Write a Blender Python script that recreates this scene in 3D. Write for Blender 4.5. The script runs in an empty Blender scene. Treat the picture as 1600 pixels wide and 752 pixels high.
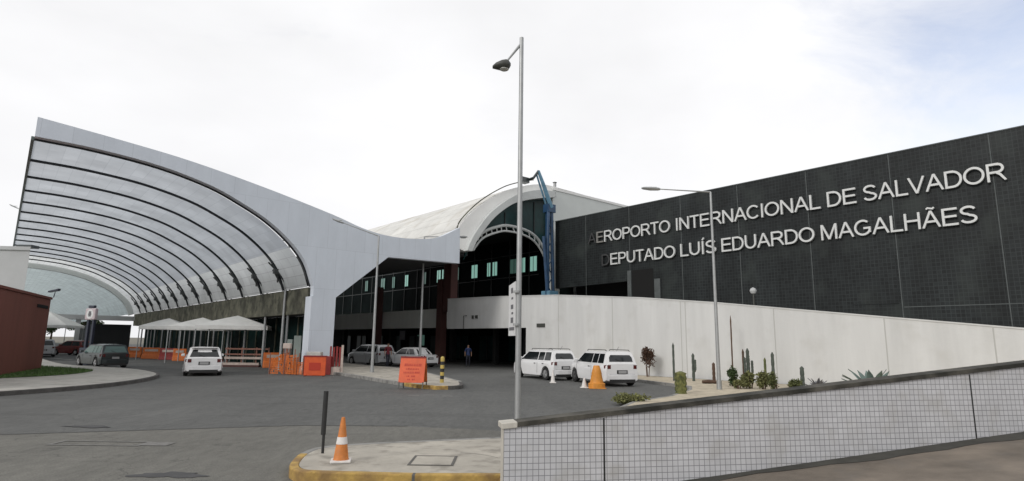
import bpy, bmesh, math, random
from mathutils import Vector, Matrix
random.seed(7)
R = math.radians
scn = bpy.context.scene
COL = scn.collection

# ------------------------------------------------------------ camera
F = 927.0; EYE = 1.9
pitch = math.atan(159 / F); roll = R(0.75)
cam_d = bpy.data.cameras.new('camera'); cam = bpy.data.objects.new('camera', cam_d); COL.objects.link(cam)
cam_d.sensor_width = 36; cam_d.lens = F / 1600 * 36; cam_d.clip_start = 0.1; cam_d.clip_end = 6000
cp, sp, cr, sr = math.cos(pitch), math.sin(pitch), math.cos(roll), math.sin(roll)
rx = Vector((cr, -sp * sr, cp * sr)); ux = Vector((-sr, -sp * cr, cp * cr)); bz = Vector((0, -cp, -sp))
m3 = Matrix((rx, ux, bz)).transposed()
cam.matrix_world = Matrix.Translation((0, 0, EYE)) @ m3.to_4x4()
scn.camera = cam

# ------------------------------------------------------------ world and sun
SUN_EL, SUN_AZ = R(26), R(224)            # azimuth clockwise from +Y: behind the camera, to the left
w = bpy.data.worlds.new('World'); scn.world = w; w.use_nodes = True
nt = w.node_tree; N_ = nt.nodes; L_ = nt.links; N_.clear()
out = N_.new('ShaderNodeOutputWorld'); bg = N_.new('ShaderNodeBackground'); bg.inputs['Strength'].default_value = 0.1
sky = N_.new('ShaderNodeTexSky'); sky.sky_type = 'NISHITA'; sky.sun_disc = False
sky.sun_elevation = SUN_EL; sky.sun_rotation = SUN_AZ; sky.air_density = 1.3; sky.dust_density = 1.5
tc = N_.new('ShaderNodeTexCoord')
mp = N_.new('ShaderNodeMapping'); mp.inputs['Scale'].default_value = (1.0, 1.0, 2.2)
n1 = N_.new('ShaderNodeTexNoise'); n1.inputs['Scale'].default_value = 2.6; n1.inputs['Detail'].default_value = 8; n1.inputs['Roughness'].default_value = 0.62; n1.inputs['Distortion'].default_value = 0.6
L_.new(tc.outputs['Generated'], mp.inputs['Vector']); L_.new(mp.outputs['Vector'], n1.inputs['Vector'])
# the overcast breaks up towards the east (a clearing in the cloud deck)
dp = N_.new('ShaderNodeVectorMath'); dp.operation = 'DOT_PRODUCT'
cd = Vector((0.78, 0.62, 0.40)).normalized(); dp.inputs[1].default_value = cd
L_.new(tc.outputs['Generated'], dp.inputs[0])
mr = N_.new('ShaderNodeMapRange'); mr.inputs['From Min'].default_value = 0.91; mr.inputs['From Max'].default_value = 0.99
mr.inputs['To Min'].default_value = 0.0; mr.inputs['To Max'].default_value = 1.0
L_.new(dp.outputs['Value'], mr.inputs['Value'])
ad = N_.new('ShaderNodeMath'); ad.operation = 'MULTIPLY_ADD'; ad.inputs[1].default_value = 1.7; 
L_.new(n1.outputs['Fac'], ad.inputs[0])
sb = N_.new('ShaderNodeMath'); sb.operation = 'SUBTRACT'; sb.inputs[1].default_value = 0.98; sb.use_clamp = False
L_.new(mr.outputs['Result'], sb.inputs[0]); L_.new(sb.outputs['Value'], ad.inputs[2])
cl = N_.new('ShaderNodeMapRange'); cl.inputs['From Min'].default_value = 0.0; cl.inputs['From Max'].default_value = 0.9; cl.interpolation_type = 'SMOOTHSTEP'
L_.new(ad.outputs['Value'], cl.inputs['Value'])
cr_ = N_.new('ShaderNodeMapRange'); cr_.inputs['From Min'].default_value = 0.35; cr_.inputs['From Max'].default_value = 0.7
cr_.inputs['To Min'].default_value = 8.6; cr_.inputs['To Max'].default_value = 10.4
n2 = N_.new('ShaderNodeTexNoise'); n2.inputs['Scale'].default_value = 1.6; n2.inputs['Detail'].default_value = 5
L_.new(mp.outputs['Vector'], n2.inputs['Vector']); L_.new(n2.outputs['Fac'], cr_.inputs['Value'])
cc = N_.new('ShaderNodeCombineColor')
for i, k in ((0, 1.0), (1, 1.0), (2, 1.015)):
    mm = N_.new('ShaderNodeMath'); mm.operation = 'MULTIPLY'; mm.inputs[1].default_value = k
    L_.new(cr_.outputs['Result'], mm.inputs[0]); L_.new(mm.outputs['Value'], cc.inputs[i])
sg = N_.new('ShaderNodeMix'); sg.data_type = 'RGBA'; sg.blend_type = 'MULTIPLY'; sg.inputs[0].default_value = 1.0
sg.inputs[7].default_value = (2.7, 2.05, 1.85, 1)
L_.new(sky.outputs['Color'], sg.inputs[6])
mx = N_.new('ShaderNodeMix'); mx.data_type = 'RGBA'
L_.new(cl.outputs['Result'], mx.inputs[0]); L_.new(cc.outputs['Color'], mx.inputs[6]); L_.new(sg.outputs[2], mx.inputs[7])
L_.new(mx.outputs[2], bg.inputs['Color']); L_.new(bg.outputs['Background'], out.inputs['Surface'])

sl = bpy.data.lights.new('sun', 'SUN'); sl.energy = 1.3; sl.angle = R(14); sl.color = (1, 0.965, 0.92)
so = bpy.data.objects.new('sun', sl); COL.objects.link(so)
sd = Vector((math.sin(SUN_AZ) * math.cos(SUN_EL), math.cos(SUN_AZ) * math.cos(SUN_EL), math.sin(SUN_EL)))
so.rotation_euler = sd.to_track_quat('Z', 'Y').to_euler(); so.location = (-20, -20, 40)
vs = scn.view_settings; vs.view_transform = 'Standard'; vs.look = 'None'; vs.exposure = 0.0; vs.gamma = 1; vs.use_curve_mapping = False
scn.cycles.max_bounces = 6; scn.cycles.transmission_bounces = 4

# ------------------------------------------------------------ helpers
ANG = math.atan2(0.64865, 0.76109)        # the terminal's axes: local x = t (into the building), local y = s (along it)
NV = Vector((math.cos(ANG), math.sin(ANG), 0)); AV = Vector((-math.sin(ANG), math.cos(ANG), 0))
def st(t, s, z=0): return NV * t + AV * s + Vector((0, 0, z))

def tag(o, label, cat=None, group=None, kind=None):
    if label: o['label'] = label
    if cat: o['category'] = cat
    if group: o['group'] = group
    if kind: o['kind'] = kind
    return o
def thing(name, label, cat, loc=(0, 0, 0), rz=0.0, group=None):
    o = bpy.data.objects.new(name, None); COL.objects.link(o); o.empty_display_size = 0.3
    o.location = loc; o.rotation_euler = (0, 0, rz)
    return tag(o, label, cat, group)
def dup(o, loc, rz, label, group=None):
    def cpy(a, p):
        c = a.copy(); COL.objects.link(c); c.parent = p
        for ch in a.children: cpy(ch, c)
        return c
    r = cpy(o, None); r.location = loc; r.rotation_euler = (0, 0, rz); r['label'] = label
    if group: r['group'] = group
    return r

class B:
    def __init__(s, off=(0, 0, 0)): s.bm = bmesh.new(); s.o = Vector(off); s.mi = 0
    def v(s, p): return s.bm.verts.new(Vector(p) - s.o)
    def f(s, vs):
        try: f = s.bm.faces.new(vs); f.material_index = s.mi; return f
        except ValueError: return None
    def face(s, pts): return s.f([s.v(p) for p in pts])
    def box(s, x0, x1, y0, y1, z0, z1):
        a = [s.v((x, y, z)) for z in (z0, z1) for (x, y) in ((x0, y0), (x1, y0), (x1, y1), (x0, y1))]
        for q in ((3, 2, 1, 0), (4, 5, 6, 7), (0, 1, 5, 4), (1, 2, 6, 5), (2, 3, 7, 6), (3, 0, 4, 7)): s.f([a[i] for i in q])
        return s
    def prism(s, pts, vec):
        a = [s.v(p) for p in pts]; v = Vector(vec); b = [s.v(Vector(p) + v) for p in pts]
        s.f(a[::-1]); s.f(b)
        n = len(a)
        for i in range(n): s.f([a[i], a[(i + 1) % n], b[(i + 1) % n], b[i]])
        return s
    def strip(s, A_, B_):                  # ruled surface between two point rows
        a = [s.v(p) for p in A_]; b = [s.v(p) for p in B_]
        for i in range(len(a) - 1): s.f([a[i], a[i + 1], b[i + 1], b[i]])
        return s
    def ring(s, o_, i_, vec):              # solid between two profiles, extruded
        v = Vector(vec); rows = [[s.v(p) for p in o_], [s.v(p) for p in i_], [s.v(Vector(p) + v) for p in i_], [s.v(Vector(p) + v) for p in o_]]
        for k in range(4):
            a, b = rows[k], rows[(k + 1) % 4]
            for i in range(len(a) - 1): s.f([a[i], a[i + 1], b[i + 1], b[i]])
        for i in (0, -1): s.f([r[i] for r in rows])
        return s
    def tube(s, pts, r, n=8, cap=True):
        pts = [Vector(p) for p in pts]; rs = r if isinstance(r, (list, tuple)) else [r] * len(pts); prev = None
        up = Vector((0, 0, 1))
        for i, p in enumerate(pts):
            d = (pts[min(i + 1, len(pts) - 1)] - pts[max(i - 1, 0)]).normalized()
            q = up if abs(d.dot(up)) < 0.95 else Vector((1, 0, 0))
            e1 = d.cross(q).normalized(); e2 = d.cross(e1).normalized()
            ringv = [s.v(p + (e1 * math.cos(2 * math.pi * k / n) + e2 * math.sin(2 * math.pi * k / n)) * rs[i]) for k in range(n)]
            if prev:
                for k in range(n): s.f([prev[k], prev[(k + 1) % n], ringv[(k + 1) % n], ringv[k]])
            elif cap: s.f(ringv[::-1])
            prev = ringv
        if cap: s.f(prev)
        return s
    def lathe(s, prof, n=16, c=(0, 0), sq=0):
        prev = None
        for (r, z) in prof:
            rv = [s.v((c[0] + r * math.cos(2 * math.pi * k / n), c[1] + r * math.sin(2 * math.pi * k / n), z)) for k in range(n)]
            if prev:
                for k in range(n): s.f([prev[k], prev[(k + 1) % n], rv[(k + 1) % n], rv[k]])
            else: s.f(rv[::-1])
            prev = rv
        s.f(prev); return s
    def build(s, name, mat, parent=None, bevel=0, smooth=False, loc=None, angle=35):
        bmesh.ops.recalc_face_normals(s.bm, faces=s.bm.faces)
        if smooth:
            for f in s.bm.faces: f.smooth = True
            for e in s.bm.edges:
                if len(e.link_faces) == 2 and e.calc_face_angle(0) > R(angle): e.smooth = False
        me = bpy.data.meshes.new(name); s.bm.to_mesh(me); s.bm.free()
        for m in (mat if isinstance(mat, list) else [mat]): me.materials.append(m)
        o = bpy.data.objects.new(name, me); COL.objects.link(o); o.parent = parent
        if loc: o.location = loc
        if bevel:
            b = o.modifiers.new('bevel', 'BEVEL'); b.width = bevel; b.segments = 2; b.limit_method = 'ANGLE'; b.angle_limit = R(40)
        return o

def catmull(pts, n=6):
    P = [Vector(p) for p in pts]; P = [P[0] * 2 - P[1]] + P + [P[-1] * 2 - P[-2]]; r = []
    for i in range(1, len(P) - 2):
        for k in range(n):
            t = k / n; a, b, c, d = P[i - 1:i + 3]
            r.append(0.5 * ((2 * b) + (c - a) * t + (2 * a - 5 * b + 4 * c - d) * t * t + (3 * b - a - 3 * c + d) * t ** 3))
    r.append(P[-2]); return r

# ------------------------------------------------------------ materials
def mat(name, col, rough=0.7, metal=0.0, var=0.0, vscale=2.0, bump=0.0, bscale=30.0, spec=None, trans=0.0, emit=None, coat=0.0, stain=None, streak=False):
    m = bpy.data.materials.new(name); m.use_nodes = True; t = m.node_tree; n = t.nodes; l = t.links
    b = n['Principled BSDF']; b.inputs['Roughness'].default_value = rough; b.inputs['Metallic'].default_value = metal
    b.inputs['Base Color'].default_value = (*col, 1)
    if spec is not None: b.inputs['Specular IOR Level'].default_value = spec
    if coat: b.inputs['Coat Weight'].default_value = coat; b.inputs['Coat Roughness'].default_value = 0.08
    if emit: b.inputs['Emission Color'].default_value = (*emit[0], 1); b.inputs['Emission Strength'].default_value = emit[1]
    src = None
    if var or stain or bump: tc = n.new('ShaderNodeTexCoord')
    if var:
        no = n.new('ShaderNodeTexNoise'); no.inputs['Scale'].default_value = vscale; no.inputs['Detail'].default_value = 8; no.inputs['Roughness'].default_value = 0.65
        if streak:
            mp = n.new('ShaderNodeMapping'); mp.inputs['Scale'].default_value = (1, 1, 0.12); l.new(tc.outputs['Object'], mp.inputs['Vector']); l.new(mp.outputs['Vector'], no.inputs['Vector'])
        else: l.new(tc.outputs['Object'], no.inputs['Vector'])
        r = n.new('ShaderNodeValToRGB'); r.color_ramp.elements[0].position = 0.3; r.color_ramp.elements[1].position = 0.7
        r.color_ramp.elements[0].color = (*[c * (1 - var) for c in col], 1); r.color_ramp.elements[1].color = (*[min(1, c * (1 + var * 0.7)) for c in col], 1)
        l.new(no.outputs['Fac'], r.inputs['Fac']); src = r.outputs['Color']
    if stain:
        no = n.new('ShaderNodeTexNoise'); no.inputs['Scale'].default_value = stain[1]; no.inputs['Detail'].default_value = 6; l.new(tc.outputs['Object'], no.inputs['Vector'])
        r = n.new('ShaderNodeMapRange'); r.inputs['From Min'].default_value = stain[2]; r.inputs['From Max'].default_value = stain[2] + 0.18; r.inputs['To Max'].default_value = stain[3]; l.new(no.outputs['Fac'], r.inputs['Value'])
        x = n.new('ShaderNodeMix'); x.data_type = 'RGBA'; l.new(r.outputs['Result'], x.inputs[0])
        if src: l.new(src, x.inputs[6])
        else: x.inputs[6].default_value = (*col, 1)
        x.inputs[7].default_value = (*stain[0], 1); src = x.outputs[2]
    if src: l.new(src, b.inputs['Base Color'])
    if bump:
        no = n.new('ShaderNodeTexNoise'); no.inputs['Scale'].default_value = bscale; no.inputs['Detail'].default_value = 5; l.new(tc.outputs['Object'], no.inputs['Vector'])
        bp = n.new('ShaderNodeBump'); bp.inputs['Strength'].default_value = bump; bp.inputs['Distance'].default_value = 0.02
        l.new(no.outputs['Fac'], bp.inputs['Height']); l.new(bp.outputs['Normal'], b.inputs['Normal'])
    if trans:
        tr = n.new('ShaderNodeBsdfTranslucent'); ms = n.new('ShaderNodeMixShader'); ms.inputs[0].default_value = trans
        if src: l.new(src, tr.inputs['Color'])
        else: tr.inputs['Color'].default_value = (*col, 1)
        l.new(b.outputs['BSDF'], ms.inputs[1]); l.new(tr.outputs['BSDF'], ms.inputs[2]); l.new(ms.outputs['Shader'], n['Material Output'].inputs['Surface'])
    return m

def grid_mat(name, col, joint, axis, size=(0.1, 0.1), mortar=0.006, rough=0.3, var=0.15, streak=0.0, offset=0.0, mottle=None, dirt=None):
    """square tiles: axis gives the two object axes that carry the grid"""
    m = bpy.data.materials.new(name); m.use_nodes = True; t = m.node_tree; n = t.nodes; l = t.links; b = n['Principled BSDF']
    b.inputs['Roughness'].default_value = rough; b.inputs['Specular IOR Level'].default_value = .5 if rough < .4 else .22
    tc = n.new('ShaderNodeTexCoord'); sx = n.new('ShaderNodeSeparateXYZ'); l.new(tc.outputs['UV' if axis == 'uv' else 'Object'], sx.inputs[0])
    cx = n.new('ShaderNodeCombineXYZ'); a = 'xy' if axis == 'uv' else axis
    l.new(sx.outputs['xyz'.index(a[0])], cx.inputs[0]); l.new(sx.outputs['xyz'.index(a[1])], cx.inputs[1])
    br = n.new('ShaderNodeTexBrick'); br.offset = offset; br.squash = 1
    br.inputs['Scale'].default_value = 1.0; br.inputs['Brick Width'].default_value = size[0]; br.inputs['Row Height'].default_value = size[1]
    br.inputs['Mortar Size'].default_value = mortar; br.inputs['Mortar Smooth'].default_value = 0.2; br.inputs['Bias'].default_value = 0
    br.inputs['Color1'].default_value = (*[c * (1 - var) for c in col], 1); br.inputs['Color2'].default_value = (*[c * (1 + var) for c in col], 1); br.inputs['Mortar'].default_value = (*joint, 1)
    l.new(cx.outputs[0], br.inputs['Vector'])
    no = n.new('ShaderNodeTexNoise'); no.inputs['Scale'].default_value = 0.55 if not mottle else mottle[0]; no.inputs['Detail'].default_value = 9; no.inputs['Roughness'].default_value = 0.7
    mp = n.new('ShaderNodeMapping'); mp.inputs['Scale'].default_value = (1, 1, 0.35 if streak else 1); l.new(tc.outputs['Object'], mp.inputs['Vector']); l.new(mp.outputs['Vector'], no.inputs['Vector'])
    amp = mottle[1] if mottle else 0.25
    mr = n.new('ShaderNodeMapRange'); mr.inputs['From Min'].default_value = 0.3; mr.inputs['From Max'].default_value = 0.7; mr.inputs['To Min'].default_value = 1 - amp; mr.inputs['To Max'].default_value = 1 + amp
    l.new(no.outputs['Fac'], mr.inputs['Value'])
    x = n.new('ShaderNodeMix'); x.data_type = 'RGBA'; x.blend_type = 'MULTIPLY'; x.inputs[0].default_value = 1
    l.new(br.outputs['Color'], x.inputs[6]); l.new(mr.outputs['Result'], x.inputs[7]); src = x.outputs[2]
    if dirt:
        n2 = n.new('ShaderNodeTexNoise'); n2.inputs['Scale'].default_value = dirt[1]; n2.inputs['Detail'].default_value = 8; l.new(tc.outputs['Object'], n2.inputs['Vector'])
        r2 = n.new('ShaderNodeMapRange'); r2.inputs['From Min'].default_value = dirt[2]; r2.inputs['From Max'].default_value = dirt[2] + 0.2; r2.inputs['To Max'].default_value = dirt[3]; l.new(n2.outputs['Fac'], r2.inputs['Value'])
        x2 = n.new('ShaderNodeMix'); x2.data_type = 'RGBA'; l.new(r2.outputs['Result'], x2.inputs[0]); l.new(src, x2.inputs[6]); x2.inputs[7].default_value = (*dirt[0], 1); src = x2.outputs[2]
    l.new(src, b.inputs['Base Color'])
    return m

def asphalt_mat(name, col, scale=1.0):
    m = bpy.data.materials.new(name); m.use_nodes = True; t = m.node_tree; n = t.nodes; l = t.links; b = n['Principled BSDF']; b.inputs['Roughness'].default_value = 0.85
    tc = n.new('ShaderNodeTexCoord')
    def noise(s, det=6, sc=(1, 1, 1), ro=0.6):
        mp = n.new('ShaderNodeMapping'); mp.inputs['Scale'].default_value = sc; mp.inputs['Rotation'].default_value = (0, 0, R(-35)); l.new(tc.outputs['Object'], mp.inputs['Vector'])
        k = n.new('ShaderNodeTexNoise'); k.inputs['Scale'].default_value = s; k.inputs['Detail'].default_value = det; k.inputs['Roughness'].default_value = ro; l.new(mp.outputs['Vector'], k.inputs['Vector']); return k.outputs['Fac']
    def rng(f, a, b_, lo, hi):
        k = n.new('ShaderNodeMapRange'); k.inputs['From Min'].default_value = a; k.inputs['From Max'].default_value = b_; k.inputs['To Min'].default_value = lo; k.inputs['To Max'].default_value = hi; l.new(f, k.inputs['Value']); return k.outputs['Result']
    def mul(a, b_):
        k = n.new('ShaderNodeMath'); k.operation = 'MULTIPLY'; l.new(a, k.inputs[0]); l.new(b_, k.inputs[1]); return k.outputs[0]
    f = mul(rng(noise(0.16), .3, .7, .82, 1.16), rng(noise(0.9, 8, (1, 0.16, 1)), .3, .7, .86, 1.12))
    f = mul(f, rng(noise(45, 3), .25, .75, .62, 1.42)); f = mul(f, rng(noise(7, 6, (1, .35, 1)), .3, .7, .82, 1.16)); f = mul(f, rng(noise(.45, 7, (.25, 1.6, 1)), .55, .62, 1, .87))
    f = mul(f, rng(noise(1.1, 5), .66, .74, 1, .72))
    vo = n.new('ShaderNodeTexVoronoi'); vo.feature = 'DISTANCE_TO_EDGE'; vo.inputs['Scale'].default_value = 0.33
    dm = n.new('ShaderNodeVectorMath'); dm.operation = 'ADD'; nn = n.new('ShaderNodeTexNoise'); nn.inputs['Scale'].default_value = 1.6; nn.inputs['Detail'].default_value = 6
    l.new(tc.outputs['Object'], nn.inputs['Vector']); l.new(tc.outputs['Object'], dm.inputs[0]); l.new(nn.outputs['Color'], dm.inputs[1]); l.new(dm.outputs[0], vo.inputs['Vector'])
    crk = mul(rng(vo.outputs['Distance'], 0.0, 0.006, 0.62, 1.0), rng(noise(0.3), .0, 1, 1, 1))
    f = mul(f, crk)
    x = n.new('ShaderNodeMix'); x.data_type = 'RGBA'; x.blend_type = 'MULTIPLY'; x.inputs[0].default_value = 1; x.inputs[6].default_value = (*col, 1); l.new(f, x.inputs[7]); l.new(x.outputs[2], b.inputs['Base Color'])
    bp = n.new('ShaderNodeBump'); bp.inputs['Strength'].default_value = 0.35; bp.inputs['Distance'].default_value = 0.01; l.new(noise(90, 3), bp.inputs['Height']); l.new(bp.outputs['Normal'], b.inputs['Normal'])
    return m

M = dict(
    asphalt=asphalt_mat('asphalt', (0.094, 0.095, 0.090)),
    asphalt_near=asphalt_mat('worn asphalt', (0.130, 0.126, 0.110)),
    patch=mat('tar patch', (0.055, 0.054, 0.055), .8, var=.3, vscale=4),
    seam=mat('tar seam', (0.06, 0.06, 0.056), .8, var=.3, vscale=3),
    earth=mat('earth', (0.16, 0.15, 0.12), .95, var=.3, vscale=.2),
    pave=mat('pavement concrete', (0.40, 0.39, 0.355), .9, var=.22, vscale=1.3, bump=.3, stain=((.2, .185, .16), 2.2, .55, .6)),
    pavewarm=mat('warm pavement', (0.41, 0.38, 0.325), .9, var=.22, vscale=1.6, bump=.3, stain=((.17, .155, .13), 3.1, .5, .65)),
    kerb=mat('kerb stone', (0.27, 0.265, 0.25), .9, var=.35, vscale=2, stain=((.07, .07, .065), 4, .5, .7)),
    kerbdark=mat('dirty kerb', (0.09, 0.085, 0.08), .9, var=.4, vscale=3),
    yellow=mat('worn yellow kerb paint', (0.43, 0.28, 0.075), .8, var=.35, vscale=5, bump=.5, bscale=25, stain=((.20, .12, .05), 3.5, .44, .8)),
    drive=mat('brown driveway', (0.175, 0.146, 0.116), .9, var=.4, vscale=1.1, bump=.3, bscale=60, stain=((.11, .1, .09), 1.5, .55, .6)),
    sand=mat('sandy bed', (0.47, 0.41, 0.31), .95, var=.28, vscale=3, bump=.6, bscale=14),
    grass=mat('grass', (0.055, 0.10, 0.022), .95, var=.45, vscale=2.5, bump=.5),
    blade=mat('grass blade', (0.065, 0.125, 0.028), .8, var=.4, vscale=3),
    soil=mat('driveway gutter', (0.05, 0.048, 0.04), .95, var=.4, vscale=2.5),
    white=mat('white painted wall', (0.585, 0.588, 0.578), .85, var=.10, vscale=1.1, streak=True, bump=.2, bscale=8, stain=((.46, .455, .43), .8, .54, .45)),
    whiteshade=mat('grey painted parapet', (0.80, 0.80, 0.76), .8, var=.1, vscale=.8, streak=True),
    clad=mat('pale grey metal cladding', (0.66, 0.70, 0.76), .45),
    rimwhite=mat('white roof metal', (0.82, 0.82, 0.80), .5, var=.06, vscale=.6),
    rimgrey=mat('light grey arch metal', (0.55, 0.57, 0.56), .5, var=.1, vscale=.8),
    gable=mat('pale grey gable panel', (0.62, 0.65, 0.63), .6, var=.05, vscale=.7),
    darksteel=mat('dark steel rib', (0.02, 0.023, 0.027), .5, spec=.3),
    steel=mat('galvanised steel', (0.36, 0.37, 0.37), .45, metal=.55, var=.12, vscale=5),
    steeldark=mat('dark lamp housing', (0.06, 0.062, 0.055), .5, var=.2, vscale=9),
    lens=mat('lamp lens', (0.5, 0.5, 0.47), .2),
    glassdark=mat('dark green glass', (0.004, 0.014, 0.013), .55, spec=.03, var=.5, vscale=.7),
    facadeblack=mat('near black glazing', (0.004, 0.0065, 0.0065), .6, spec=.02, var=.5, vscale=.6),
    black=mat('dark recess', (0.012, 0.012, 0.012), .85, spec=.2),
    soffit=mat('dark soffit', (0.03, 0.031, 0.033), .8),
    brown=mat('brown paint', (0.075, 0.028, 0.024), .7, var=.2, vscale=1),
    rust=mat('red brown rendered wall', (0.155, 0.047, 0.032), .8, var=.2, vscale=.7, streak=True, bump=.2, bscale=12),
    greywall=mat('grey render', (0.46, 0.47, 0.47), .8, var=.08, vscale=.5),
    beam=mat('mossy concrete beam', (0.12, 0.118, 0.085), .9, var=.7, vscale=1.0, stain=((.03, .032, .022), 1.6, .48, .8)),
    blue=mat('blue painted steel', (0.012, 0.05, 0.115), .4, var=.35, vscale=1.8),
    bluepale=mat('pale blue painted steel', (0.12, 0.25, 0.35), .45, var=.25, vscale=2),
    orange=mat('orange plastic', (0.62, 0.088, 0.018), .5, var=.18, vscale=4),
    orange2=mat('faded orange plastic', (0.62, 0.155, 0.028), .55, var=.22, vscale=8, stain=((.35, .12, .04), 9, .56, .5)),
    coneorange=mat('worn cone orange', (0.56, 0.185, 0.035), .6, var=.25, vscale=9, stain=((.42, .17, .06), 12, .52, .6)),
    reddark=mat('dark red', (0.22, 0.02, 0.018), .6, var=.2, vscale=4),
    redline=mat('red lettering', (0.42, 0.03, 0.01), .6),
    amber=mat('amber cone', (0.62, 0.25, 0.035), .55, var=.2, vscale=6),
    conewhite=mat('cone white band', (0.66, 0.63, 0.60), .6, var=.15, vscale=12),
    tent=mat('white tent fabric', (0.90, 0.90, 0.87), .8, trans=.2, var=.08, vscale=1.2),
    rubber=mat('tyre rubber', (0.015, 0.015, 0.015), .8),
    rim=mat('silver wheel rim', (0.42, 0.42, 0.42), .35, metal=.7),
    rimdark=mat('steel wheel', (0.10, 0.10, 0.10), .5, metal=.5),
    carwhite=mat('white car paint', (0.74, 0.74, 0.74), .3, coat=.6, var=.03, vscale=2),
    cargrey=mat('silver car paint', (0.40, 0.41, 0.42), .3, metal=.3, coat=.6),
    cardark=mat('dark green car paint', (0.012, 0.021, 0.023), .3, coat=.7),
    carred=mat('dark red car paint', (0.16, 0.015, 0.012), .35, coat=.5),
    carglass=mat('car glass', (0.012, 0.015, 0.016), .06, spec=.6),
    carglassgreen=mat('greenish car glass', (0.09, 0.15, 0.14), .08, spec=.8),
    trim=mat('black car trim', (0.02, 0.02, 0.02), .6),
    tail=mat('tail lamp', (0.085, 0.008, 0.008), .2, coat=.5),
    head=mat('head lamp', (0.6, 0.6, 0.6), .1, coat=.5),
    plate=mat('number plate', (0.33, 0.33, 0.33), .5),
    letter=mat('brushed letter metal', (0.60, 0.61, 0.60), .5, metal=.1, var=.08, vscale=3),
    letterdim=mat('weathered letter metal', (0.22, 0.215, 0.20), .5, var=.2, vscale=3),
    letterdark=mat('blackened letter metal', (0.035, 0.036, 0.037), .6, var=.2, vscale=3),
    seamgrey=mat('joint sealant strip', (0.075, 0.085, 0.085), .7, var=.3, vscale=2),
    seamwhite=mat('wall joint', (0.42, 0.42, 0.40), .8),
    cap=mat('mossy wall coping', (0.075, 0.07, 0.058), .95, var=.7, vscale=2.6, bump=.5, stain=((.016, .016, .012), 1.7, .40, .92)),
    capclean=mat('bare coping end', (0.50, 0.475, 0.42), .9, var=.2, vscale=6),
    cactus=mat('cactus green', (0.10, 0.115, 0.04), .8, var=.45, vscale=7),
    cactusgrey=mat('grey green cactus', (0.075, 0.09, 0.075), .8, var=.4, vscale=7),
    cactusyellow=mat('yellow green bush', (0.155, 0.16, 0.06), .9, var=.4, vscale=9),
    agave=mat('agave leaf', (0.13, 0.18, 0.16), .7, var=.35, vscale=5),
    leaf=mat('leaf', (0.05, 0.085, 0.025), .7, var=.5, vscale=4, trans=.2),
    leafred=mat('reddish leaf', (0.10, 0.055, 0.035), .7, var=.5, vscale=9, trans=.2),
    leafdead=mat('dead stem', (0.10, 0.06, 0.04), .9, var=.3, vscale=5),
    bark=mat('bark', (0.10, 0.08, 0.06), .9, var=.3, vscale=4),
    skin=mat('skin', (0.30, 0.17, 0.11), .6), hair=mat('hair', (0.015, 0.012, 0.01), .7),
    shirtred=mat('dark red shirt', (0.17, 0.02, 0.03), .8), shirtblue=mat('blue shirt', (0.03, 0.05, 0.14), .8), shirtdark=mat('dark shirt', (0.02, 0.025, 0.035), .8), jeans=mat('dark trousers', (0.025, 0.027, 0.04), .85),
    winglow=mat('green window with sky glow', (0.25, 0.45, 0.38), .2, emit=((0.42, 0.80, 0.68), .42)),  # emission stands in for daylight in the glass, no lamp behind
    windim=mat('green window with faint glow', (0.06, 0.13, 0.11), .2, emit=((0.30, 0.60, 0.50), .10)),  # weaker copy of the added glow
    signwhite=mat('white sign panel', (0.64, 0.64, 0.64), .5, var=.1, vscale=6), signgrey=mat('faded sign lettering', (0.12, 0.12, 0.13), .6),
    navy=mat('navy sign post', (0.02, 0.025, 0.045), .5), signpink=mat('pinkish sign frame', (0.50, 0.42, 0.44), .6),
    planks=mat('pale painted boards', (0.50, 0.42, 0.37), .8, var=.25, vscale=3), planksred=mat('reddish boards', (0.25, 0.12, 0.09), .8, var=.3, vscale=3),
    cabinet=mat('pale green cabinet', (0.28, 0.33, 0.31), .6, var=.1, vscale=2),
    bollard_y=mat('bollard yellow', (0.50, 0.38, 0.10), .6, var=.2, vscale=9), bollard_k=mat('bollard black', (0.02, 0.02, 0.02), .6),
    post=mat('black post', (0.018, 0.019, 0.019), .55, var=.3, vscale=9),
    cactusblob=mat('mottled old cactus', (0.15, 0.155, 0.05), .9, var=.5, vscale=9, bump=1.0, bscale=9, stain=((.04, .05, .018), 7, .47, .85)),
    bracket=mat('grey bracket steel', (0.055, 0.06, 0.06), .6, var=.3, vscale=2),
    glassteal=mat('teal glass', (0.010, 0.042, 0.042), .3, spec=.2, var=.6, vscale=.5),
    mullion=mat('dark mullion', (0.035, 0.038, 0.038), .6),
    greengrey=mat('grey green steel', (0.12, 0.15, 0.14), .6),
    concrete=mat('pale concrete block', (0.45, 0.44, 0.41), .9, var=.2, vscale=3),
    roadwhite=mat('worn road paint', (0.17, 0.165, 0.155), .8, var=.3, vscale=9),
    chain=mat('manhole iron', (0.10, 0.095, 0.085), .8, var=.3, vscale=8),
)
M['darktile'] = grid_mat('black wall tiles', (0.0115, 0.014, 0.0145), (0.025, 0.029, 0.030), 'yz', (0.2, 0.2), 0.016, rough=.5, var=.3, streak=1, mottle=(.5, .5), dirt=((.036, .043, .040), .45, .52, .7))
M['whitetile'] = grid_mat('white wall tiles', (0.52, 0.52, 0.535), (0.20, 0.202, 0.212), 'xz', (0.076, 0.076), 0.0046, rough=.3, var=.05, mottle=(1.3, .10), dirt=((.30, .285, .25), 2.2, .52, .45))
M['clad'] = grid_mat('pale grey metal cladding', (.61, .655, .715), (.52, .56, .61), 'xz', (1.22, 2.44), .012, rough=.42, var=.018, streak=1, mottle=(.8, .07), offset=.5)
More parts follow.
